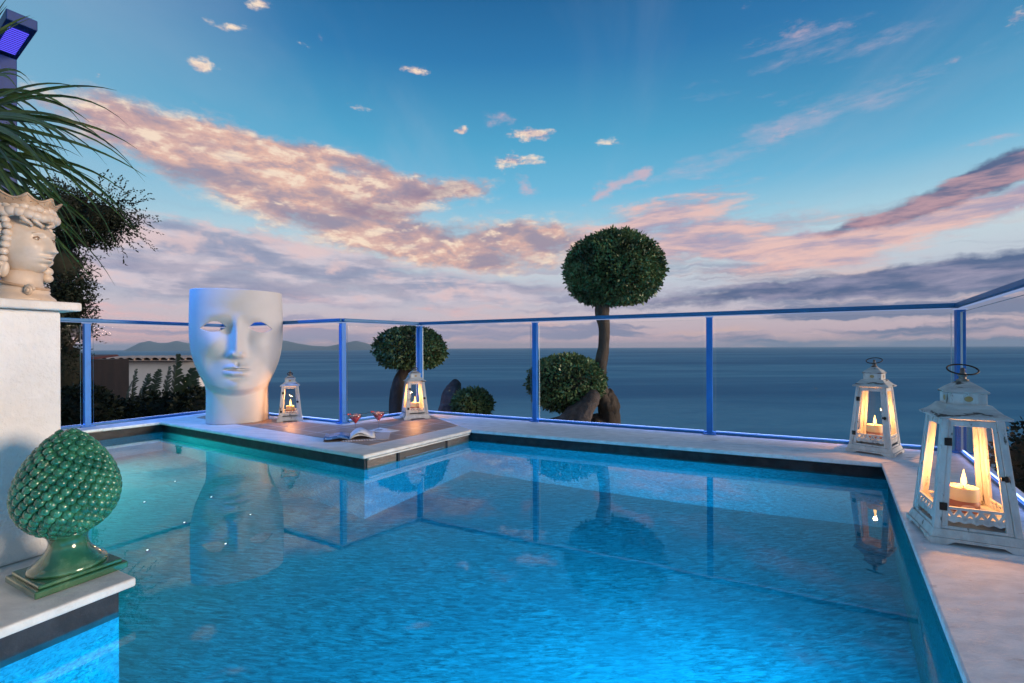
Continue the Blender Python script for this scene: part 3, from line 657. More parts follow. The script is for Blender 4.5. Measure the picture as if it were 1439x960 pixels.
    for k in range(4):
        r3 = Matrix.Rotation(k * math.pi / 2, 3, 'Z'); hv = MB(); segs = 14
        pts = [r3 @ Vector((.013 * sx * math.cos(2 * math.pi * i / segs), -.0555 * sx, zb0 + .024 * sz + .011 * sz * math.sin(2 * math.pi * i / segs))) for i in range(segs)]
        hv.add(pts, [tuple(range(segs))]); hv.build('vent_hole', M['vent'], vbx)
    cpz = zb0 + .045 * sz; cb = MB(); prof = [(.118 * sx, cpz), (.121 * sx, cpz + .006 * sz), (.090 * sx, cpz + .022 * sz), (.048 * sx, cpz + .040 * sz), (.030 * sx, cpz + .046 * sz)]
    cb.add([p for wd, z in prof for p in quad(wd, z)], [(3, 2, 1, 0)] + [(j * 4 + i, j * 4 + (i + 1) % 4, j * 4 + 4 + (i + 1) % 4, j * 4 + 4 + i) for j in range(len(prof) - 1) for i in range(4)] + [tuple(len(prof) * 4 - 4 + i for i in range(4))])
    cb.build('roof_cap', M['roofwood'], root, bevel=.0015)
    fz = cpz + .046 * sz; fn = MB(); fn.lathe([(.018, 0), (.020, .006), (.012, .010), (.011, .018), (.015, .022), (.015, .028), (.008, .034), (.007, .050), (.003, .054)], 14, (0, 0, fz - .001)); fin = fn.build('finial', M['aged'], root, smooth=True)
    rb = MB(); rr = .046
    if ring_up: ctr = Vector((0, 0, fz + .046)); tilt = Matrix.Rotation(R(24), 3, 'X') 
    else: ctr = Vector((0, -.022, fz + .020)); tilt = Matrix.Rotation(R(-35), 3, 'X'); rr = .026
    rb.tube([ctr + tilt @ Vector((rr * math.cos(2 * math.pi * i / 28), rr * math.sin(2 * math.pi * i / 28), 0)) for i in range(29)], .0032, 8); rb.build('ring', M['iron'], fin, smooth=True)
    FZ = HB + .040 * sz; fl = MB(); fl.hexa(quad(WB - .036, FZ), quad(WB - .038, FZ + .007)); fl.build('floor_board', M['wood'], root)
    # the candle is a thing of its own
    cd = thing('candle', CANDLE[len(CANDLES)], 'candle', (pos.x, pos.y, FZ + .0072), ang, 'lit candles inside the lanterns'); CANDLES.append(cd)
    cr, chh = candle * sx, .095 * sz
    cm = MB(); cm.lathe([(cr * .97, .0), (cr, .004), (cr, chh - .006), (cr * .95, chh), (cr * .80, chh - .003), (cr * .5, chh - .007), (.002, chh - .008)], 28); cm.build('wax', M['wax'], cd, smooth=True, auto=50)
    lbm = MB(); lbm.lathe([(cr + .001, .001), (cr + .0016, .003), (cr + .0016, chh * .46), (cr + .001, chh * .47)], 28, cap=False); lbb = lbm.build('paper_band', M['red_label'], cd, smooth=True)
    pl = MB(); segs = 8; vs = []
    for i in range(segs + 1):
        a = -math.pi / 2 - .45 + .9 * i / segs; hgt = chh * .13 * math.sqrt(max(0.02, 1 - ((i - segs / 2) / (segs / 2)) ** 2))
        for sgn in (-1, 1): vs.append(((cr + .0026) * math.cos(a), (cr + .0026) * math.sin(a), chh * .23 + sgn * hgt))
    pl.add(vs, [(2 * i, 2 * i + 2, 2 * i + 3, 2 * i + 1) for i in range(segs)]); pl.build('oval_label', M['label_paper'], lbb)
    wk = MB(); wk.tube([(0, 0, chh - .009), (.001, 0, chh + .002), (.003, 0, chh + .008)], .0014, 6); wk.build('wick', M['wick'], cd)
    fm = MB(); fm.lathe([(.001, 0), (.0055, .003), (.0082, .009), (.0093, .016), (.0088, .024), (.0070, .034), (.0048, .045), (.0026, .056), (.0008, .066)], 12, (.002, 0, chh + .003)); fm.build('flame', M['flame'], cd, smooth=True)
    lamp('candle_light', 'POINT', (.002, 0, chh + .076), power * 2.3, (1.0, .40, .105), cd, radius=.012)
    return root
M['vent'] = pmat('vent_glow_tint', (.42, .26, .10), None, rough=.4)  # warm candle glow of the vent holes put into a plain colour
CANDLES = []
CANDLE = ['lit cream candle burning in the large lantern nearest the viewer', 'lit candle inside the large lantern at the far corner of the pool edge',
          'lit candle inside the lantern behind the cocktails', 'lit candle inside the lantern beside the giant face chair']
make_lantern(Vector((1.80, 1.82, 0)), R(-27), 1.0, 1.0, 'large white lantern nearest the viewer on the right pool edge', True, 2.3)
make_lantern(Vector((2.60, 3.27, 0)), R(-52), .97, .985, 'large white lantern at the far right corner of the pool edge', True, 2.2)
make_lantern(P(583, 587), R(24), .98, .83, 'medium white lantern on the bar tiles behind the two cocktails', False, 2.4)
make_lantern(P(408, 590.5), R(24), .87, .765, 'smallest white lantern beside the giant white face chair', False, 2.2)

# ------------------------------------------------------------------ giant face chair
def sstep(a, b, x):
    t_ = np.clip((x - a) / (b - a), 0, 1); return t_ * t_ * (3 - 2 * t_)
def gau(x, s): return np.exp(-(x / s) ** 2)
def face_chair(pos, rz, S=1.005):
    root = thing('face_chair', 'giant white face shaped chair with cut out eyes standing on the bar', 'chair', (pos[0], pos[1], .003), rz)
    nt, nz = 360, 300; HH = 1.345
    th = np.linspace(-math.pi, math.pi, nt, endpoint=False); zs = np.linspace(0, HH, nz)
    T, Z = np.meshgrid(th, zs)
    zk = [0, .03, .2, .33, .40, .46, .52, .60, .72, .86, 1.0, 1.2, 1.345]; ak = [.312, .316, .312, .312, .325, .358, .385, .418, .450, .466, .468, .464, .458]
    def spl(z):   # smooth interpolation
        zf = np.linspace(0, HH, 700); af = np.interp(zf, zk, ak); ker = np.ones(41) / 41; pad = np.pad(af, 20, mode='edge'); return np.interp(z, zf, np.convolve(pad, ker, 'valid'))
    a = spl(Z); sT, cT = np.sin(T), np.cos(T)
    X = a * np.sign(sT) * np.abs(sT) ** .92
    jaw = .305 + .85 * X ** 2                     # jaw line rises towards the ears
    k = sstep(-.035, .05, Z - jaw)
    bneck = .275
    bface = .335 + .03 * gau(Z - .40, .16)
    bb = bneck + (bface - bneck) * k
    Y = -bb * np.where(cT >= 0, np.abs(cT) ** .85, -np.abs(cT))
    front = sstep(.05, .45, cT)
    d = np.zeros_like(X)
    # brow, nose, sockets, cheeks, lips, chin
    d += .015 * gau(Z - 1.065, .075) * (gau(np.abs(X) - .15, .13))
    d += .012 * gau(Z - 1.25, .12) * gau(X, .25)
    ez = .962
    d -= .046 * gau(Z - ez - .005, .075) * gau(np.abs(X) - .160, .095)
    d -= .020 * gau(Z - .90, .10) * gau(np.abs(X) - .10, .05)
    nl = sstep(1.06, .70, Z) * sstep(.640, .685, Z); wn_ = .040 + .024 * sstep(.92, .70, Z)
    d += (.022 + .076 * nl) * gau(X, wn_) * sstep(1.13, 1.0, Z) * sstep(.632, .672, Z)
    d += .040 * gau(Z - .702, .026) * gau(np.abs(X) - .050, .024)
    d += .030 * gau(Z - .80, .10) * gau(np.abs(X) - .23, .10)
    d -= .012 * gau(Z - .60, .03) * gau(X, .014)
    d += .030 * gau(Z - .53, .10) * gau(X, .13)
    lipw = sstep(.155, .03, np.abs(X))
    zm = .545 + .006 * gau(X, .05) - .10 * X ** 2 * 0
    d += .034 * gau(Z - (.576 - .010 * gau(X, .018) - .5 * X ** 2), .021) * lipw
    d += .040 * gau(Z - (.506 + .5 * X ** 2), .026) * lipw
    d -= .032 * gau(Z - zm, .0085) * sstep(.150, .06, np.abs(X))
    d -= .020 * gau(Z - .462, .024) * gau(X, .085)
    d += .040 * gau(Z - .385, .060) * gau(X, .095)
    d -= .015 * gau(np.abs(X) - .23, .07) * gau(Z - .60, .10)
    Y = Y - d * front
    # eye openings
    def eye(xc, sgn):
        u = (X - xc) * sgn / .114; up = .060 * (1 - np.clip(np.abs(u), 0, 1) ** 2.0) * (1 + .25 * u); lo = -.044 * (1 - np.clip(np.abs(u), 0, 1) ** 1.8)
        zz_ = Z - ez - .006 * u
        return (np.abs(u) < 1) & (zz_ < up) & (zz_ > lo) & (cT > .2)
    hole = eye(.228, -1) | eye(-.228, 1)
    back = (cT < -.25) & (Z > .42)
    kill = hole | back
    # pull the outline vertices of each opening onto the almond curve
    for xc, sgn in ((.228, -1), (-.228, 1)):
        u = np.clip((X - xc) * sgn / .114, -1, 1); uu = np.abs(u); up = ez + .006 * u + .060 * (1 - uu ** 2) * (1 + .25 * u); lo = ez + .006 * u - .044 * (1 - uu ** 1.8)
        near = (np.abs(X - xc) < .116) & ~hole & (cT > .2)
        st_ = HH / (nz - 1) * 1.01
        Z = np.where(near & (Z >= up) & (Z - up < st_), up, Z); Z = np.where(near & (Z <= lo) & (lo - Z < st_), lo, Z)
    V = np.stack([X * S * .905, Y * S * .95, Z * S], -1).reshape(-1, 3)
    fs = []
    for j in range(nz - 1):
        for i in range(nt):
            i2 = (i + 1) % nt
            if kill[j, i] or kill[j, i2] or kill[j + 1, i] or kill[j + 1, i2]: continue
            fs.append((j * nt + i, j * nt + i2, (j + 1) * nt + i2, (j + 1) * nt + i))
    mb = MB(); mb.add(V.tolist(), fs); o = mb.build('face_shell', M['mask'], root, smooth=True)
    sm = o.modifiers.new('thick', 'SOLIDIFY'); sm.thickness = .012; sm.offset = -1
    # seat inside the shell
    mb = MB(); mb.lathe([(.05, .43), (.30 * S, .43), (.31 * S, .445), (.30 * S, .46), (.05, .46)], 40); mb.build('seat', M['mask'], root, smooth=True)
    return root
face_chair((-2.90, 4.82), R(30))

# ------------------------------------------------------------------ drinks, magazine, napkin on the bar
pm_c = P(504, 611)
def corners(pts, z): return [P(x, y, z) for x, y in pts]
mw = bpy.data.materials.new('woven_mat'); mw.use_nodes = True; t = NT(mw.node_tree); b = t.n['Principled BSDF']
tc = t.new('ShaderNodeTexCoord').outputs['Object']; ck = t.new('ShaderNodeTexChecker'); ck.inputs['Scale'].default_value = 70
t.l.new(t.map(tc, rot=(0, 0, R(20))), ck.inputs['Vector']); ck.inputs['Color1'].default_value = (.74, .62, .52, 1); ck.inputs['Color2'].default_value = (.36, .22, .16, 1)
t.l.new(ck.outputs[0], b.inputs['Base Color']); b.inputs['Roughness'].default_value = .8
def mat_at(name, pts, z0, z1, mat, label, cat):
    cs = corners(pts, z0); c = sum(cs, Vector()) / len(cs); mb = MB(); mb.prism([xy(p - c) for p in cs], 0, z1 - z0); o = mb.build(name, mat, bevel=.001); o.location = c; return tag(o, label, cat)
mat_at('placemat', [(479, 621), (546, 618), (549, 608), (503, 609)], .0035, .0075, mw, 'woven checked placemat under the open magazine on the bar corner', 'placemat')
mat_at('napkin', [(517, 606), (545, 608.5), (562, 605), (534, 601.5)], .0036, .0062, M['cloth'], 'square white napkin under the cocktail glass farther from the viewer', 'napkin')
def magazine():
    c = P(492, 614, .0082); ang = R(18); root = thing('open_magazine', 'open magazine with curling picture pages lying below the nearer cocktail', 'magazine', c, ang)
    def sheet(sgn, wd, hgt, lift, z0, curl):
        mb = MB(); n_ = 12; vs = []
        for i in range(n_ + 1):
            u = i / n_; x = sgn * u * wd; z = z0 + lift * math.sin(math.pi * min(1, u * 1.15)) * (1 - .3 * u) + curl * max(0, u - .6) ** 2
            vs += [(x, -hgt / 2, z), (x, hgt / 2, z)]
        mb.add(vs, [(2 * i, 2 * i + 2, 2 * i + 3, 2 * i + 1) for i in range(n_)]); return mb
    pg = bpy.data.materials.new('printed_page'); pg.use_nodes = True; t = NT(pg.node_tree); b = t.n['Principled BSDF']
    tc = t.new('ShaderNodeTexCoord').outputs['Object']; v = t.new('ShaderNodeTexVoronoi'); v.distance = 'CHEBYCHEV'; v.inputs['Scale'].default_value = 13; t.l.new(tc, v.inputs['Vector'])
    t.put(b.inputs['Base Color'], t.mix(.55, t.ramp(t.m('MULTIPLY', v.outputs[0], 3.0), [(0, (.03, .16, .38, 1)), (.4, (.14, .34, .52, 1)), (.7, (.6, .6, .58, 1)), (1, (.07, .05, .05, 1))], 'CONSTANT'), (.05, .22, .45, 1)))
    b.inputs['Roughness'].default_value = .3
    l = sheet(-1, .20, .27, .020, .004, .10).build('left_page', pg, root, smooth=True)
    r_ = sheet(1, .20, .27, .030, .004, .0).build('right_page', M['paper'], root, smooth=True)
    r2 = sheet(1, .19, .265, .052, .006, .05).build('raised_page', M['paper'], root, smooth=True)
    for o in (l, r_, r2):
        md_ = o.modifiers.new('thick', 'SOLIDIFY'); md_.thickness = .0025; md_.offset = 1
    cv = MB(); cv.box((0, 0, .001), (.40, .275, .002)); cv.build('cover', M['stick'], root)
magazine()
def cocktail(c, label, ang):
    root = thing('cocktail_glass', label, 'cocktail', c, ang, 'red cocktails on the bar')
    st = MB(); st.lathe([(.036, .0), (.037, .002), (.012, .006), (.0045, .012), (.004, .06), (.0045, .075), (.008, .082)], 24); st.build('stem', M['bowlglass'], root, smooth=True)
    bo = MB(); bo.lathe([(.006, .081), (.024, .105), (.046, .132), (.062, .160), (.0605, .160), (.0445, .132), (.022, .106), (.002, .083)], 32, cap=False); bo.build('bowl', M['bowlglass'], root, smooth=True)
    dk = MB(); dk.lathe([(.004, .0845), (.0205, .1075), (.0415, .134), (.050, .145), (.002, .146)], 32); dk.build('drink', M['drink'], root, smooth=True, auto=40)
    fr_ = MB(); r = random.Random(int(c.x * 1000))
    for i in range(16):
        a = r.uniform(0, 6.28); q = r.uniform(.004, .046); fr_.box((q * math.cos(a), q * math.sin(a), .150 + r.uniform(0, .012)), (.020, .017, .014), r.uniform(0, 3))
    fr_.build('fruit_ice', M['ice'], root, bevel=.002)
    sk = MB(); sk.tube([(-.10, .0, .165), (.10, .01, .168)], .0022, 6); skw = sk.build('skewer', M['stick'], root)
    bl = MB(); bl.ball((-.062, .002, .167), .009, 10, 6); bl.ball((-.046, .003, .167), .008, 10, 6); bl.build('fruit', M['drink'], skw, smooth=True)
cocktail(P(498.5, 609, .004) + Vector((0, .02, .0)), 'red cocktail standing by the open magazine, nearer of the two', R(15))
cocktail(P(532, 604.3, .0062), 'red cocktail standing on the white napkin, farther of the two', R(5))

# ------------------------------------------------------------------ plinth, column, pine cone, head
pl_c = Fp
px_, py_ = -PD, Vector((-U27.x, -U27.y, 0)).normalized()        # along the front (towards viewer), along the end (away from pool)
plinth = thing('stone_plinth', 'pale stone ledge over dark tiles carrying the green pine cone', 'ledge', Fp)
def lp(u, v): return px_ * u + py_ * v
mb = MB(); mb.prism([xy(lp(0, 0)), xy(lp(3.3, 0)), xy(lp(3.3, 1.6)), xy(lp(0, 1.6))], TH, 0.0); mb.build('stone_top', M['stone_white'], plinth, bevel=.008)
colu = thing('plaster_column', 'rough white plaster pillar carrying the crowned ceramic head', 'pillar', Fp + lp(.02, .50))
CT = .905
mb = MB(); mb.prism([xy(lp(.0, .0)), xy(lp(.85, .0)), xy(lp(.85, .75)), xy(lp(.0, .75))], .001, CT); mb.build('shaft', M['plaster'], colu, bevel=.012)
mb = MB(); mb.prism([xy(lp(-.045, -.045)), xy(lp(.9, -.045)), xy(lp(.9, .8)), xy(lp(-.045, .8))], CT + .001, CT + .033); mb.build('cap_slab', M['stone_white'], colu, bevel=.006)

def pine_cone():
    c = Vector((-1.498, 1.535, 0.0)); ang = math.atan2(px_.y, px_.x)
    root = thing('pine_cone_finial', 'green glazed ceramic pine cone on a square foot', 'ceramic pine cone', c, ang)
    sq = MB(); sq.box((0, 0, .012), (.235, .235, .022)); sq.box((0, 0, .029), (.212, .212, .012)); sq.build('square_foot', M['green_plain'], root, bevel=.004)
    st = MB(); st.lathe([(.100, .035), (.101, .042), (.096, .050), (.088, .054), (.086, .058), (.072, .072), (.058, .090), (.050, .110), (.049, .125), (.054, .140), (.062, .148), (.06, .152)], 48); st.build('pedestal', M['green_plain'], root, smooth=True)
    # body with spiralling scales
    z0, hh = .140, .352
    def rad(t_): return .137 * (math.sin(math.pi * min(1, max(0, t_)) ** .78) ** .64) * (1.0 - .10 * t_) * 1.02 if t_ > 0 else .0
    body = MB(); prof = [(max(.002, rad(i / 40) * .93), z0 + hh * i / 40) for i in range(41)]
    body.lathe(prof, 48)
    N_ = 0; t_ = .045; a = 0.0; pts = []
    # equal-area walk along the meridian
    zs = np.linspace(.02, .985, 600); ar = np.array([rad(x) for x in zs]); dr = np.gradient(ar, zs * hh); w_ = ar * np.sqrt(1 + dr ** 2); cum = np.cumsum(w_); cum /= cum[-1]
    n_ = 350
    for i in range(n_):
        tt = float(np.interp((i + .5) / n_, cum, zs)); a = i * 2.399963
        r0 = rad(tt); sl = (rad(min(.995, tt + .01)) - rad(tt - .01)) / (.02 * hh)
        tang = Vector((sl, 0, 1)).normalized(); out = Vector((1, 0, -sl)).normalized()
        out2 = (out * .93 + tang * .36).normalized(); tg2 = out2.cross(Vector((0, 1, 0))); tg2 = -tg2 if tg2.z < 0 and tang.z > 0 else tg2
        sz_ = .0155 * (.72 + .28 * min(1, r0 / .10))
        mt_ = Matrix((Vector((0, 1, 0)), tg2, out2)).transposed()
        r3 = Matrix.Rotation(a, 3, 'Z')
        def sh(dv, s_=sz_): return 1.0 + .16 * max(0, dv.y) - .10 * max(0, -dv.y)
        body.ball(r3 @ Vector((r0 * .955, 0, z0 + hh * tt)), (sz_ * .96, sz_ * 1.05, sz_ * .72), 12, 8, r3 @ mt_, sh)
        body.ball(r3 @ (Vector((r0 * .955, 0, z0 + hh * tt)) + mt_ @ Vector((0, sz_ * .30, sz_ * .62))), (sz_ * .30, sz_ * .42, sz_ * .22), 8, 5, r3 @ mt_)
    body.build('cone', M['green_glaze'], root, smooth=True)
pine_cone()

def crowned_head():
    c = Fp + lp(.02, .50) + px_ * .058 + py_ * .165; c.z = CT + .033
    root = thing('ceramic_head', 'cream ceramic head vase with crown and grapes on the pillar', 'head vase', c, R(3)); root.scale = (.92, .92, 1.0)
    # collar and neck
    mb = MB(); mb.lathe([(.098, .001), (.104, .008), (.100, .020), (.086, .032), (.080, .040), (.084, .046), (.078, .056), (.064, .066), (.060, .085), (.062, .12)], 40); mb.build('collar', M['ceramic'], root, smooth=True)
    # head
    nt, nz = 160, 140; ph = np.linspace(-math.pi / 2, math.pi / 2, nz); th = np.linspace(-math.pi, math.pi, nt, endpoint=False)
    T, Ph = np.meshgrid(th, ph); dx, dy, dz = np.cos(Ph) * np.cos(T), np.cos(Ph) * np.sin(T), np.sin(Ph)
    zc = .222; jawk = sstep(.0, -.9, dz)
    X = dx * (.105 - .004 * jawk); Y = dy * (.088 - .020 * jawk); Z = zc + dz * .122
    fr = sstep(.0, .5, dx); d = np.zeros_like(X); ay = np.abs(Y)
    d += .007 * gau(Z - .264, .014) * gau(ay - .030, .026)                     # brows
    d -= .014 * gau(Z - .243, .014) * gau(ay - .031, .017)                     # sockets
    d += .0100 * gau(Z - .2425, .0090) * gau(ay - .032, .018)                  # lids
    d -= .006 * gau(Z - .2425, .0030) * gau(ay - .032, .014)
    d += (.006 + .016 * sstep(.262, .205, Z)) * gau(Y, .0120 + .005 * sstep(.24, .2, Z)) * sstep(.272, .250, Z) * sstep(.186, .197, Z)
    d += .010 * gau(Z - .200, .008) * gau(ay - .014, .007)
    d += .012 * gau(Z - .168, .024) * gau(Y, .032)
    d += .0080 * gau(Z - .1765, .0062) * gau(Y, .024) + .0090 * gau(Z - .1620, .0070) * gau(Y, .021)
    d -= .007 * gau(Z - .1695, .0020) * gau(Y, .022)
    d -= .006 * gau(Z - .151, .006) * gau(Y, .02)
    d += .015 * gau(Z - .133, .020) * gau(Y, .028)
    d += .006 * gau(Z - .205, .022) * gau(ay - .048, .018)
    X = X + d * fr * 1.3
    vs = np.stack([X, Y, Z], -1).reshape(-1, 3).tolist()
    fs = [(j * nt + i, j * nt + (i + 1) % nt, (j + 1) * nt + (i + 1) % nt, (j + 1) * nt + i) for j in range(nz - 1) for i in range(nt)]
    mb = MB(); mb.add(vs, fs); hd = mb.build('head', M['ceramic'], root, smooth=True)
    for s in (-1, 1):
        em = MB(); em.ball((.0860, s * .033, .2425), (.0075, .0120, .0062), 14, 10); ey = em.build('eye', M['ceramic'], hd, smooth=True)
        pu = MB(); pu.ball((.0925, s * .0325, .2420), (.0022, .0038, .0036), 10, 6); pu.build('pupil', M['ceramic_line'], ey, smooth=True)
        for up, nm in ((1, 'upper_lid'), (-1, 'lower_lid')):
            pts = []
            for k in range(11):
                u = k / 10 * 2 - 1; yy = s * (.033 + .0135 * u); pts.append((.0935 - .0045 * u * u - .10 * max(0, abs(yy) - .033), yy, .2425 + up * (.0068 if up > 0 else .0052) * (1 - u * u)))
            lm = MB(); lm.tube(pts, .0020 if up > 0 else .0014, 8); lm.build(nm, M['ceramic_line'] if up > 0 else M['ceramic_dark'], ey, smooth=True)
        bm_ = MB(); bm_.tube([(.0985 - .010 * (k / 8 - .3) ** 2 * 2 - .0035 * k / 8, s * (.016 + .034 * k / 8), .2600 + .0075 * math.sin(math.pi * min(1, k / 8 * .9 + .1))) for k in range(9)], .0018, 6); bm_.build('brow', M['ceramic_dark'], hd, smooth=True)
    lip = MB(); lip.tube([(.1130 - .020 * (k / 10 * 2 - 1) ** 2 - .0, .0215 * (k / 10 * 2 - 1), .1692 - .0015 * (k / 10 * 2 - 1) ** 2) for k in range(11)], .0016, 6); lip.build('mouth_line', M['ceramic_line'], hd, smooth=True)
    # hair: swept locks round brow, temples and nape
    r = random.Random(4); hr = MB()
    for k in range(26):
        a = R(-178 + k * 14); 
        for row, (zr, rr, sz_) in enumerate(((.330, .092, .026), (.352, .088, .020))):
            aa = a + row * .12; hr.ball((rr * math.cos(aa) * 1.07, rr * math.sin(aa), zr + r.uniform(-.006, .006)), (sz_ * .8, sz_ * 1.0, sz_ * .72), 12, 8, Matrix.Rotation(aa, 3, 'Z') @ Matrix.Rotation(r.uniform(-.5, .5), 3, 'X'))
    for k in range(20):
        a = R(75 + k * 11)
        for zr in (.29, .26, .23, .20, .17, .14, .115):
            if R(230) < a % (2 * math.pi) < R(285): continue
            hr.ball((.086 * math.cos(a), .086 * math.sin(a) * .98, zr + r.uniform(-.008, .008)), (.022, .020, .019), 10, 6, Matrix.Rotation(a, 3, 'Z'))
    # forelock curls as tubes
    for s, y0 in ((1, .0), (-1, -.03), (-1, -.06)):
        pts = [Vector((.104 - .014 * (abs(y0) / .03) - .010 * math.cos(u * 4.2), y0 + .016 * math.sin(u * 4.2) * s, .322 - .034 * u)) for u in np.linspace(0, 1, 12)]
        hr.tube(pts, [.010 * (1 - .5 * i / 11) for i in range(12)], 8)
    hr.build('hair', M['ceramic'], hd, smooth=True)
    # bunches of grapes on both temples
    for s in (-1, 1):
        gb = MB(); rows = [(.302, (.035, .008, -.018)), (.280, (.046, .018, -.008, -.034)), (.256, (.040, .014, -.014, -.04)), (.232, (.040, .010, -.020)), (.208, (.036, .006, -.024)), (.184, (.032, .002, -.02)), (.160, (.026, -.004)), (.140, (.018,))]
        for z, xs_ in rows:
            for x in xs_:
                x = x - .016; yy = s * (.090 - .35 * x * x / .09 + r.uniform(-.002, .004)); gb.ball((x + r.uniform(-.003, .003), yy, z + r.uniform(-.004, .004)), (.0155, .0145, .0130), 12, 8)
        gb.build('grapes', M['ceramic'], root, smooth=True)
        lf = MB()
        for k, (x, z, tl) in enumerate(((.012, .118, .25), (-.018, .112, -.1), (-.05, .12, -.4))):
            lf.ball((x, s * .084, z), (.015, .014, .030), 12, 8, Matrix.Rotation(tl, 3, 'Y')); lf.ball((x, s * .094, z), (.003, .006, .026), 8, 6, Matrix.Rotation(tl, 3, 'Y'))
        lf.build('vine_leaf', M['ceramic'], root, smooth=True)
    # scroll at the front of the collar
    sc_ = MB(); pts = []
    for i in range(40):
        u = i / 39; a = u * 4.2 * math.pi; q = .020 * (1 - .85 * u); pts.append((.078 + q * math.cos(a) * .8, -.052 - .012 * u, .046 + q * math.sin(a)))
    sc_.tube(pts, .0060, 8); sc_.build('scroll', M['ceramic'], root, smooth=True)
    rib = MB(); rib.tube([(.080 * math.cos(a), .074 * math.sin(a), .072 - .018 * math.cos(a)) for a in np.linspace(-2.4, 2.4, 30)], .0055, 8); rib.build('neck_ribbon', M['ceramic_dark'], root, smooth=True)
    # scalloped crown
    cr = MB(); n_ = 180; pk = 9; vs = []; fs = []
    for i in range(n_):
        a = 2 * math.pi * i / n_; q = 1 - abs(math.sin(pk * a / 2)); top = .384 + .019 * q ** 1.1
        for (rr, z) in ((.090, .352), (.100, .358), (.101, .365), (.097, .370), (.102 + .014 * q, top), (.095 + .014 * q, top + .001), (.090, .366), (.084, .354)):
            vs.append((rr * math.cos(a) * 1.03, rr * math.sin(a), z))
    for i in range(n_):
        for j in range(7): fs.append((i * 8 + j, ((i + 1) % n_) * 8 + j, ((i + 1) % n_) * 8 + j + 1, i * 8 + j + 1))
    cr.add(vs, fs)
    cro = cr.build('crown', M['ceramic_dark'], root, smooth=True)
    ed = MB(); ed.tube([((.101 + .014 * (1 - abs(math.sin(pk * a / 2)))) * math.cos(a) * 1.03, (.101 + .014 * (1 - abs(math.sin(pk * a / 2)))) * math.sin(a), .384 + .019 * (1 - abs(math.sin(pk * a / 2))) ** 1.1) for a in np.linspace(0, 2 * math.pi, 181)], .0042, 6)
    for k in range(pk):
        for off in (-.22, .0, .22):
            a = 2 * math.pi * (k + .5) / pk + off; ed.ball((.100 * math.cos(a) * 1.03, .100 * math.sin(a), .378), .0036, 8, 6)
    ed.build('beaded_edge', M['ceramic_dark'], cro, smooth=True)
crowned_head()

# ------------------------------------------------------------------ blue lamp post (upper left)
def lamp_post():
    d = 3.9; c = Q(4, 300, d); base = Vector((c.x, c.y, .001)); top = Q(4, 82, d).z
    root = thing('lamp_post', 'tall blue lamp post with a cantilevered LED arm behind the ceramic head', 'lamp post', base, R(-33))
    mb = MB(); mb.box((0, 0, top / 2), (.15, .15, top)); mb.build('post', M['deep_blue'], root, bevel=.006)
    L = .80; arm = MB(); arm.box((L / 2 - .12, 0, top + .06), (L, .17, .08)); a_ = arm.build('arm', M['deep_blue'], root, bevel=.006)
    le = MB()
    for i in range(14): le.box((.13 + .034 * i, 0, top + .0145), (.014, .11, .004))
    le.build('led_bars', M['led_blue'], a_)
    lamp('led_light', 'SPOT', (.38, 0, top - .03), 560, (.04, .26, 1.0), root, radius=.06, direction=Matrix.Rotation(R(33), 3, 'Z') @ Vector((1.15, .9, -2.3)), spot=60, blend=.7)
lamp_post()

# ------------------------------------------------------------------ vegetation
def leaves(n, centre, radii, rnd, size=(.05, .02), shell=.16, bump=None, flat_bottom=None, out_bias=.6, bottom_cut=-.75, curve=0):
    d = rnd.normal(size=(n, 3)); d /= np.linalg.norm(d, axis=1)[:, None]
    q = 1 - shell * rnd.random(n) ** 1.6
    if bump is not None: q *= np.array([bump(Vector(v)) for v in d])
    z = d[:, 2].copy()
    p = d * q[:, None] * np.array(radii)
    if flat_bottom is not None: p[:, 2] = np.maximum(p[:, 2], flat_bottom * radii[2] + rnd.normal(size=n) * .012)
    p += np.array(centre)
    ax = d * out_bias + rnd.normal(size=(n, 3)) * .75; ax /= np.linalg.norm(ax, axis=1)[:, None]
    nv = np.cross(ax, rnd.normal(size=(n, 3))); nv /= np.linalg.norm(nv, axis=1)[:, None]
    l = size[0] * (.65 + .7 * rnd.random(n))[:, None]; wd = size[1] * (.7 + .6 * rnd.random(n))[:, None]
    sd_ = nv
    a = p; b_ = p + ax * l * .5 + sd_ * wd; c_ = p + ax * l; e_ = p + ax * l * .5 - sd_ * wd
    return np.stack([a, b_, c_, e_], 1).reshape(-1, 3)
def leaf_obj(name, verts, mat, parent, extra=None):
    k = len(verts) // 4; mb = MB(); mb.add(verts.tolist(), [(4 * i, 4 * i + 1, 4 * i + 2, 4 * i + 3) for i in range(k)]); return mb.build(name, mat, parent)
def knob(parent, b, c, r, seed):
    fn = fbm(seed); mb = MB(); mb.ball(Vector(c) - b, r, 40, 28, None, lambda v: 1 + .22 * fn(v * 2.5) + .10 * fn(v * 7)); return mb.build('burl', M['bark'], parent, smooth=True)
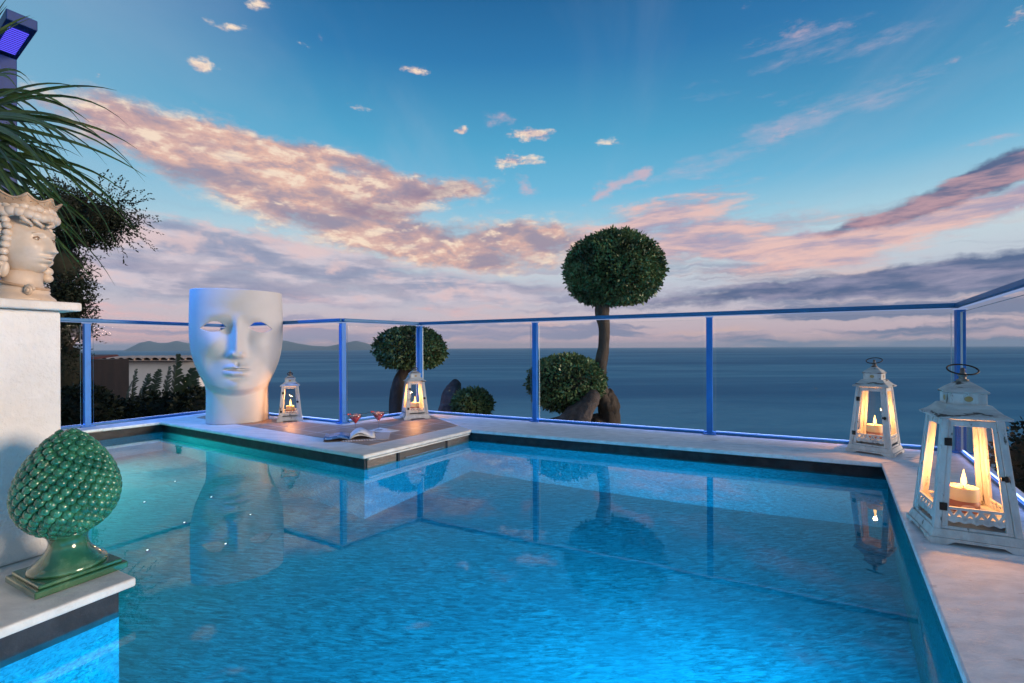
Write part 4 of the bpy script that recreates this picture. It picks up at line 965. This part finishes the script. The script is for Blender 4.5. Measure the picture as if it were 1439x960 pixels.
def topiary(base, crown_c, radii, label, cat, trunk=None, n=9000, seed=1, flat=None, name='topiary_tree', size=(.046, .0125), group='clipped topiary beyond the glass', lump=.075):
    root = thing(name, label, cat, base, 0, group); rnd = np.random.default_rng(seed); fn = fbm(seed + 30); b = Vector(base)
    bump = lambda v: 1 + lump * fn(v * 1.6) + .03 * fn(v * 4.5)
    cc_ = Vector(crown_c) - b
    V = leaves(n, cc_, radii, rnd, size, .14, bump, flat)
    stray = leaves(n // 9, cc_, [q * 1.05 for q in radii], rnd, (size[0] * 1.1, size[1]), .12, bump, flat, 1.2)
    cr = leaf_obj('crown', np.concatenate([V, stray]), M['leaf'], root)
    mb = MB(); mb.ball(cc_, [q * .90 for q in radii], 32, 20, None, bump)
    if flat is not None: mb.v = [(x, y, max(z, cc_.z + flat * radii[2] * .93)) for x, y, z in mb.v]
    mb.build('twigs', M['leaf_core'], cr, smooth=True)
    if trunk:
        tb = MB()
        for pts, rs in trunk:
            P_ = [Vector(p) - b for p in pts]; fine_ = []; rr = []
            for i in range(len(P_) - 1):
                for k in range(6):
                    u = k / 6; p0, p1, p2, p3 = P_[max(i - 1, 0)], P_[i], P_[i + 1], P_[min(i + 2, len(P_) - 1)]
                    q = .5 * ((2 * p1) + (p2 - p0) * u + (2 * p0 - 5 * p1 + 4 * p2 - p3) * u * u + (3 * p1 - p0 - 3 * p2 + p3) * u ** 3)
                    fine_.append(q); rr.append((rs[i] + (rs[i + 1] - rs[i]) * u) * (1 + .14 * fn(q * 9)))
            fine_.append(P_[-1]); rr.append(rs[-1]); k0 = len(tb.v); tb.tube(fine_, rr, 16)
            for i in range(k0, len(tb.v)):
                v = Vector(tb.v[i]); tb.v[i] = tuple(v + Vector((fn(v * 14), fn(v * 14 + Vector((3, 1, 0))), 0)) * .012)
        tb.build('trunk', M['bark'], root, smooth=True)
    return root
dT = 5.8
cB = Q(848, 610, dT); cB.z = -1.1
tall = topiary(cB, Q(862, 380, dT), (.605, .59, .49), 'tall topiary tree with a round clipped crown above the railing', 'tree',
        [([Q(856, 620, dT), Q(856, 578, dT), Q(844, 552, dT), Q(843, 520, dT), Q(848, 490, dT), Q(849, 462, dT), Q(846, 436, dT), Q(852, 400, dT)], [.15, .125, .105, .082, .070, .070, .095, .08])], 19000, 1, -.80)
knob(tall, cB, Q(856, 572, dT), (.13, .13, .22), 61); knob(tall, cB, Q(842, 604, dT), (.24, .18, .20), 62)
dB = 5.75
topiary(Q(797, 640, dB) * 1.0, Q(796, 538, dB), (.475, .45, .355), 'round clipped bush against the trunk of the tall topiary tree', 'bush', [([Q(797, 640, dB), Q(800, 580, dB), Q(797, 545, dB)], [.10, .08, .06])], 8000, 2, -.92, 'clipped_bush')
dC = 6.6
topiary(Q(562, 640, dC), Q(577, 491, dC), (.495, .47, .33), 'clipped dome topiary behind the medium lantern and glass', 'tree',
        [([Q(560, 645, dC), Q(556, 570, dC), Q(561, 535, dC), Q(572, 515, dC), Q(577, 500, dC)], [.12, .10, .085, .07, .06])], 8000, 3, -.72)
dS = 5.9
topiary(Q(665, 640, dS), Q(664, 569, dS), (.255, .25, .205), 'smallest round clipped bush beside the upright rock', 'bush', [([Q(665, 640, dS), Q(664, 590, dS), Q(664, 570, dS)], [.06, .05, .04])], 3600, 4, None, 'clipped_bush')
# rocks
def rock(name, prof, depth, thick, label, seed):
    top = [Q(x, y, depth) for x, y in prof]; b = sum(top, Vector()) / len(top); b.z = -1.2
    fn = fbm(seed); mb = MB(); n_ = len(top); vs = []; fs = []
    levels = 9; cx = sum(p.x for p in top) / n_
    # outline swept through the depth, swelling in the middle
    for k in range(levels):
        u = k / (levels - 1) * 2 - 1; s = math.sqrt(max(.0, 1 - u * u * .96)); s = .25 + .75 * s
        for p in top:
            q = Vector((cx + (p.x - cx) * s, depth + u * thick, -1.2 + (p.z + 1.2) * (.55 + .45 * s)))
            q += Vector((fn(q * 5), fn(q * 5 + Vector((4, 2, 1))), fn(q * 6 + Vector((1, 7, 3))))) * .035 * (1 if q.z > -1 else .3); vs.append(q - b)
    for k in range(levels - 1):
        for i in range(n_): fs.append((k * n_ + i, k * n_ + (i + 1) % n_, (k + 1) * n_ + (i + 1) % n_, (k + 1) * n_ + i))
    fs.append(tuple(range(n_ - 1, -1, -1))); fs.append(tuple((levels - 1) * n_ + i for i in range(n_)))
    mb.add(vs, fs); o = mb.build(name, M['rock'], None, smooth=True); o.location = b; tag(o, label, 'rock', 'weathered rocks beyond the glass')
    sb = o.modifiers.new('soft', 'SUBSURF'); sb.levels = 2; sb.render_levels = 2
    tx = bpy.data.textures.new('craggy', 'CLOUDS'); tx.noise_scale = .12; tx.noise_depth = 4
    dm = o.modifiers.new('crag', 'DISPLACE'); dm.texture = tx; dm.strength = .07; dm.mid_level = .5
    return o
rock('rock', [(606, 660), (611, 600), (612, 585), (618, 565), (625, 548), (632, 535), (640, 530), (648, 534), (650, 548), (648, 565), (646, 585), (648, 610), (650, 660)], 6.15, .16, 'upright pointed rock between the medium lantern and smallest bush', 21)
rock('rock', [(720, 680), (735, 612), (756, 598), (774, 590), (790, 583), (800, 571), (812, 562), (820, 553), (832, 545), (842, 549), (841, 562), (832, 578), (826, 592), (822, 612), (815, 680)], 5.35, .17, 'leaning grey rock at the foot of the tall topiary tree', 22)

# olive tree at the left
def olive():
    d = 6.6; b = Q(86, 700, d); b.z = -1.25; rnd = np.random.default_rng(8); r = random.Random(8)
    root = thing('olive_tree', 'dark loose olive tree behind the white pillar', 'tree', b)
    tb = MB(); tr = [Q(84, 640, d), Q(88, 520, d), Q(84, 430, d), Q(92, 350, d), Q(110, 310, d)]
    tb.tube([p - b for p in tr], [.14, .12, .10, .08, .05], 10)
    segs = []
    for (x0, y0, x1, y1) in ((92, 350, 60, 290), (110, 310, 150, 290), (110, 310, 130, 270), (84, 430, 60, 380), (84, 430, 115, 390), (88, 520, 112, 470), (110, 310, 175, 310), (92, 350, 125, 345)):
        a = Q(x0, y0, d); e = Q(x1, y1, d + r.uniform(-.4, .4)); mid = (a + e) / 2 + Vector((0, 0, .1)); tb.tube([a - b, mid - b, e - b], [.04, .03, .015], 6)
    tb.build('trunk', M['bark'], root, smooth=True)
    parts = []
    for (x, y, rx, rz, n_) in ((95, 300, .38, .42, 2600), (130, 305, .42, .40, 3200), (160, 310, .30, .30, 1600), (75, 275, .30, .25, 1000), (120, 335, .36, .16, 1600), (85, 370, .32, .35, 2200), (90, 420, .34, .35, 2400), (105, 455, .26, .26, 1300), (112, 400, .18, .26, 700), (60, 330, .35, .4, 1600), (92, 500, .3, .4, 1800), (95, 560, .34, .4, 1800)):
        c = Q(x, y, d + r.uniform(-.25, .25)) - b; fn = fbm(int(x * y)); parts.append(leaves(n_, c, (rx, rx, rz), rnd, (.048, .010), .95, lambda v: 1 + .3 * fn(v * 2), None, .3))
    # long sprays at the outer edge
    sp = []
    for i in range(55):
        a = r.uniform(-.5, 2.6) if i % 2 else r.uniform(-1.2, .6); c = Q(135, 305, d) - b; st = c + Vector((.5 * math.cos(a), r.uniform(-.3, .3), .38 * math.sin(a))); dr_ = Vector((math.cos(a) + r.uniform(-.4, .4), r.uniform(-.4, .4), math.sin(a) + r.uniform(-.5, .2))).normalized(); L = r.uniform(.15, .42)
        for k in range(16):
            q = st + dr_ * L * k / 16; ax = (dr_ + Vector((r.uniform(-1, 1), r.uniform(-1, 1), r.uniform(-1, 1))) * .9).normalized(); s_ = ax.cross(Vector((r.uniform(-1, 1), r.uniform(-1, 1), 1))).normalized() * .011; l = .05
            l = .04; sp += [q, q + ax * l * .5 + s_, q + ax * l, q + ax * l * .5 - s_]
    for i in range(60):
        c = Q(r.uniform(85, 128), r.uniform(350, 480), d) - b; dr_ = Vector((r.uniform(.2, 1), r.uniform(-.3, .3), r.uniform(-.6, .5))).normalized(); L = r.uniform(.12, .3)
        for k in range(12):
            q = c + dr_ * L * k / 12; ax = (dr_ + Vector((r.uniform(-1, 1), r.uniform(-1, 1), r.uniform(-1, 1))) * .9).normalized(); s_ = ax.cross(Vector((r.uniform(-1, 1), r.uniform(-1, 1), 1))).normalized() * .011; l = .05
            l = .04; sp += [q, q + ax * l * .5 + s_, q + ax * l, q + ax * l * .5 - s_]
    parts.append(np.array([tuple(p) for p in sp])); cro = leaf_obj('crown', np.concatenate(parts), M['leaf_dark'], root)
    co = MB()
    for (x, y, rx, rz) in ((105, 300, .30, .26), (140, 308, .26, .22), (88, 370, .22, .28), (92, 425, .24, .28), (85, 300, .2, .2), (96, 520, .22, .4)):
        fn = fbm(x); co.ball(Q(x, y, d) - b, (rx * .88, rx * .88, rz * .88), 16, 10, None, lambda v: 1 + .35 * fn(v * 3))
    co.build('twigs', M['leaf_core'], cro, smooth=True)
olive()

# fan palm at the upper left
def palm():
    d = 2.35; b = Q(-150, 700, d); b.z = -.9; r = random.Random(12)
    root = thing('fan_palm', 'fan palm with long drooping blades reaching over the ceramic head', 'palm tree', b)
    tb = MB(); hub = Q(-120, 175, d); tb.tube([Vector((0, 0, 0)), (hub - b) * .5, hub - b], [.16, .14, .13], 12); tb.build('trunk', M['bark'], root, smooth=True)
    def fan(px, py, dd, aim, spread, nb, ln, droop, seed):
        rr = random.Random(seed); h = Q(px, py, dd) - b; mb = MB(); ax0 = aim
        mb.tube([hub - b, (hub - b + h) / 2 + Vector((0, 0, .05)), h], [.016, .013, .011], 6)
        for k in range(nb):
            u = (k + .5) / nb * 2 - 1; a = aim + u * spread + rr.uniform(-.03, .03); L = ln * (1 - .22 * u * u) * rr.uniform(.82, 1.12)
            dirv = Vector((math.cos(a) * .88, rr.uniform(-.30, .30), math.sin(a))).normalized(); wd = .0135 * rr.uniform(.7, 1.2); n_ = 12; vs = []
            side_ = dirv.cross(Vector((rr.uniform(-.4, .4), 1, rr.uniform(-.4, .4)))).normalized(); nrm_ = dirv.cross(side_).normalized(); dp = droop * rr.uniform(.5, 1.5)
            p = h.copy(); dcur = dirv.copy()
            for i in range(n_ + 1):
                q = i / n_; w_ = wd * (min(1, .35 + q * 2.2) if q < .3 else max(.02, (1 - q) / .7) ** .75)
                vs += [p + side_ * w_ + nrm_ * w_ * .35, p, p - side_ * w_ + nrm_ * w_ * .35]
                p = p + dcur * L / n_; dcur = (dcur + Vector((0, 0, -dp * q * .35))).normalized()
            mb.add(vs, [(3 * i + j, 3 * i + j + 1, 3 * i + j + 4, 3 * i + j + 3) for i in range(n_) for j in (0, 1)])
        mb.build('frond', M['palm'], root)
    fan(-60, 165, d, R(-16), R(36), 28, 1.0, .62, 1)
    fan(-75, 215, d + .1, R(-16), R(30), 22, .95, .62, 2)
    fan(-40, 130, d + .15, R(-6), R(40), 12, .55, .8, 3)
    fan(-30, 70, d + .9, R(62), R(30), 10, .42, .25, 4)
    # dry threads
    th_ = MB()
    for k in range(16):
        p = Q(r.uniform(-20, 60), r.uniform(150, 220), d) - b; pts = []; dv = Vector((r.uniform(.3, 1), r.uniform(-.2, .2), r.uniform(-1, .0))).normalized()
        for i in range(8): pts.append(p.copy()); p = p + dv * .045; dv = (dv + Vector((r.uniform(-.15, .25), 0, -.14))).normalized()
        th_.tube(pts, .0014, 4)
    th_.build('dry_threads', M['palm'], root)
palm()

# ------------------------------------------------------------------ garden house, gate and planting beyond the left balustrade
dH = 11.0
def house():
    x0, x1 = Q(128, 500, dH).x, Q(280, 500, dH).x; zt = Q(200, 506, dH).z; zb = -1.45
    b = Vector(((x0 + x1) / 2, dH, zb)); root = thing('garden_house', 'low white garden house with a pale tiled roof behind dark plants', 'house', b); hw = (x1 - x0) / 2; H = zt - zb
    mb = MB(); mb.box((0, .5, H / 2), (2 * hw, 1.0, H)); mb.build('wall', M['housewall'], root)
    mb = MB(); mb.box((0, -.02, (H - .82) / 2 - .0), (2 * hw + .02, .06, H - .98)); mb.build('stone_base', M['gatepaint'], root)
    rf = MB(); n_ = int(2 * hw / .19); depth_ = 3.6; vs = []; fs = []
    for i in range(n_):
        cx = -hw + (i + .5) * 2 * hw / n_; rr = hw / n_ * .98; rp = []
        for k in range(9):
            a = math.pi * k / 8; rp.append((cx + rr * math.cos(a), .062 * math.sin(a)))
        k0 = len(vs)
        for yy, zz_ in ((-.22, H + .0), (1.1, H + .035)):
            vs += [(x, yy, zz_ + z) for x, z in rp]
        fs += [(k0 + k, k0 + k + 1, k0 + 9 + k + 1, k0 + 9 + k) for k in range(8)]
    rf.add(vs, fs); rf.box((0, .45, H - .008), (2 * hw + .06, 1.3, .02)); rf.build('roof', M['rooftile'], root)
    dm = MB(); dx = Q(140, 540, dH).x - b.x; dm.box((dx, -.03, .55), (.24, .05, 1.12)); dm.build('door', M['gatepaint'], root)
house()
def shed():
    d = 8.2; b = Q(108, 600, d); b.z = -1.3; root = thing('timber_shed', 'dark timber shed with red tiled eave left of the garden house', 'shed', b)
    zt = Q(100, 506, d).z - b.z; mb = MB(); mb.box((-.22, .4, zt / 2), (.98, .8, zt)); mb.build('boarded_wall', M['darkwood'], root)
    mb = MB(); mb.hexa([(-.8, -.1, zt), (.34, -.1, zt), (.34, .5, zt + .06), (-.8, .5, zt + .06)], [(-.8, -.1, zt + .04), (.30, -.1, zt + .04), (.30, .5, zt + .09), (-.8, .5, zt + .09)]); mb.build('roof', M['redtile'], root)
    for k in range(3):
        mb = MB(); mb.box((-.55 + .3 * k, -.012, zt * .5), (.02, .02, zt * .96)); mb.build('batten', M['gatepaint'], root)
shed()
def strelitzia(px, d, leaf_specs, label, seed):
    b = Q(px, 600, d); b.z = -1.25; r = random.Random(seed); root = thing('broad_leaf_plant', label, 'plant', b, 0, 'broad leaved plants before the garden house')
    stems = MB()
    for (tx, ty, bx, ln, wd, lean) in leaf_specs:
        tip = Q(tx, ty, d + r.uniform(-.2, .2)) - b; root_ = Q(bx, 595, d) - b; root_.z = 0
        basep = root_ + (tip - root_) * (1 - ln)
        stems.tube([root_, (root_ + basep) / 2 + Vector((0, 0, .02)), basep], [.03, .022, .014], 6)
        ax = (tip - basep); L = ax.length; ax = ax.normalized(); side_ = ax.cross(Vector((lean, 1, .1))).normalized(); nn_ = side_.cross(ax).normalized()
        mb = MB(); n_ = 22
        mid = lambda q: basep + ax * L * q + nn_ * (.16 * q * q) + side_ * lean * .10 * q * q
        mb.tube([mid(k / 12) for k in range(13)], [.010 * (1 - .8 * k / 12) for k in range(13)], 5)
        for sg in (-1, 1):                            # torn blade: ribs joined near the midrib, loose at the margin
            for k in range(n_):
                q0, q1 = .03 + .95 * k / n_, .03 + .95 * (k + 1) / n_; qm = (q0 + q1) / 2
                w_ = wd * math.sin(math.pi * min(1, qm * .93 + .05)) ** .62 * r.uniform(.78, 1.08); up_ = ax * w_ * r.uniform(.40, .75); fold = nn_ * w_ * r.uniform(.15, .5); drop = Vector((0, 0, -1)) * w_ * r.uniform(0, .35)
                a0, a1 = mid(q0), mid(q1); m0, m1 = a0 + (side_ * sg * w_ + up_ + fold) * .62, a1 + (side_ * sg * w_ + up_ + fold) * .62
                tip_ = (a0 + a1) / 2 + side_ * sg * w_ + up_ + fold + drop
                mb.add([a0, a1, m1 * .93 + m0 * .07, tip_, m0], [(0, 1, 2, 4), (4, 2, 3)])
        mb.build('leaf', M['strelitzia'], root)
    stems.build('stems', M['strelitzia'], root, smooth=True)
strelitzia(255, 7.2, [(238, 497, 246, .72, .16, .3), (262, 515, 258, .75, .20, -.2), (278, 545, 270, .6, .16, -.5), (225, 515, 240, .5, .13, .5), (250, 530, 252, .6, .2, 0), (292, 545, 280, .5, .12, -.6)], 'large broad leaved plant with ribbed upright leaves left of the face chair', 31)
strelitzia(200, 7.4, [(178, 520, 196, .45, .10, .4), (198, 525, 200, .5, .12, .1), (215, 520, 205, .45, .10, -.3), (186, 545, 195, .5, .10, .5), (208, 548, 204, .5, .11, -.2), (172, 535, 192, .3, .08, .6)], 'smaller broad leaved plant with curling leaves in front of the house wall', 32)
def shrub(px, py, d, radii, label, seed, n=2600, name='garden_shrub', group='dark shrubs round the terrace', size=(.07, .02)):
    c = Q(px, py, d); b = Vector((c.x, c.y, min(ground_z(c.x, c.y), c.z - radii[2] * .6))); root = thing(name, label, 'shrub', b, 0, group); rnd = np.random.default_rng(seed); fn = fbm(seed)
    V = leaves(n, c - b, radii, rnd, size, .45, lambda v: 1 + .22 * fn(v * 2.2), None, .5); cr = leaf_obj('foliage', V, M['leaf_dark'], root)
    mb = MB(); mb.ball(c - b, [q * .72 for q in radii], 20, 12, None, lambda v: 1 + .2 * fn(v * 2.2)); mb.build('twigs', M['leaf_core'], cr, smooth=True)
    mb = MB(); mb.tube([Vector((0, 0, 0)), (c - b) * .9], [.05, .03], 6); mb.build('stem', M['bark'], root)
shrub(160, 592, 7.6, (.62, .5, .38), 'low dark shrub under the small broad leaved plant', 41)
shrub(232, 590, 6.8, (.60, .5, .42), 'dark shrub under the large broad leaved plant', 42)
shrub(288, 585, 6.6, (.45, .45, .40), 'dark shrub tucked behind the left edge of the face chair', 43)
shrub(108, 585, 6.0, (.40, .4, .45), 'dark shrub behind the glass next to the white pillar', 44)
shrub(1475, 665, 2.75, (.26, .26, .34), 'dark bush outside the glass right of the nearest lantern', 45, 2600, size=(.03, .009))

# ------------------------------------------------------------------ pool lighting
def pool_light(pos, direction, col_, power, label, spot=150, size=.16):
    dv = Vector(direction).normalized(); root = thing('pool_light', label, 'pool light', pos, 0, 'underwater pool lamps'); q = dv.to_track_quat('Z', 'Y').to_matrix()
    mb = MB(); mb.lathe([(.105, 0), (.105, .012), (.085, .018)], 24, cap=False); mb.v = [tuple(q @ Vector(v)) for v in mb.v]; mb.build('rim', M['steel'], root, smooth=True)
    mb = MB(); mb.lathe([(.084, .014), (.05, .020), (.001, .022)], 24, cap=False); mb.v = [tuple(q @ Vector(v)) for v in mb.v]; mb.build('lens', emit('pool_lens', col_, 3.0), root, smooth=True)
    lamp('pool_beam', 'AREA', tuple(dv * .04), power, col_, root, size=size, direction=dv)
BLUE, TEAL = (.003, .56, 1.0), (.03, .90, .70)
pool_light(Vector((-.9, NEAR - .028, -.55)), (.0, 1, -.55), BLUE, 120, 'underwater lamp on the near wall, left of two')
pool_light(Vector((-.1, NEAR - .028, -.55)), (.85, 1, -.55), BLUE, 2300, 'underwater lamp on the near wall, right of two')
rn = Vector((-RD.y, RD.x, 0)); rn = rn if rn.x < 0 else -rn
pr = D + RD * 2.5 - rn * .033; pr.z = -.55
pool_light(pr, rn + Vector((0, 0, -.4)), BLUE, 240, 'underwater lamp on the right hand wall')
gl_ = (A + G) / 2; gn = Vector((.866, -.5, 0)); gp = gl_ - gn * .02; gp.z = -.5
pool_light(gp, gn, TEAL, 62, 'turquoise underwater lamp on the wall of the left inlet')
# starry lights on the pool floor
def refr(px, py):
    d = ray(px, py).normalized(); t_ = (WATER - EYE) / d.z; p = Vector((0, 0, EYE)) + d * t_
    s = Vector((d.x, d.y, 0)) / 1.33; d2 = Vector((s.x, s.y, -math.sqrt(1 - s.length_squared))); k = (FLOOR - WATER) / d2.z
    return p + d2 * k
star = emit('star_led', (.75, .95, 1.0), 2.2)
proto = None
for (px, py) in ((246, 677), (297, 699), (352, 724), (259, 735), (203, 706), (317, 765), (207, 774)):
    p = refr(px, py)
    if proto is None:
        o = thing('floor_light', 'tiny white light glinting on the pool floor near the pine cone', 'floor light', (p.x, p.y, FLOOR + .001), 0, 'tiny lights on the pool floor'); proto = o
        mb = MB(); mb.lathe([(.012, 0), (.012, .005), (.007, .008)], 14); h_ = mb.build('rim', M['steel'], o, smooth=True)
        mb = MB(); mb.ball((0, 0, .008), (.006, .006, .004), 10, 6); mb.build('lens', star, o, smooth=True)
    else:
        o = proto.copy(); col.objects.link(o); o.location = (p.x, p.y, FLOOR + .001)
        for ch in list(proto.children):
            c_ = ch.copy(); col.objects.link(c_); c_.parent = o

# ------------------------------------------------------------------ sea air
m = bpy.data.materials.new('haze'); m.use_nodes = True; t = NT(m.node_tree); t.n.clear()
pv = t.new('ShaderNodeVolumePrincipled'); pv.inputs['Color'].default_value = (.56, .78, 1.0, 1); pv.inputs['Density'].default_value = HAZE
o_ = t.new('ShaderNodeOutputMaterial'); t.l.new(pv.outputs[0], o_.inputs['Volume'])
mb = MB(); mb.box((0, 0, (SEA - 5 + 480) / 2), (124000, 124000, 480 - SEA + 5)); struct(mb.build('haze', m), 'stuff')
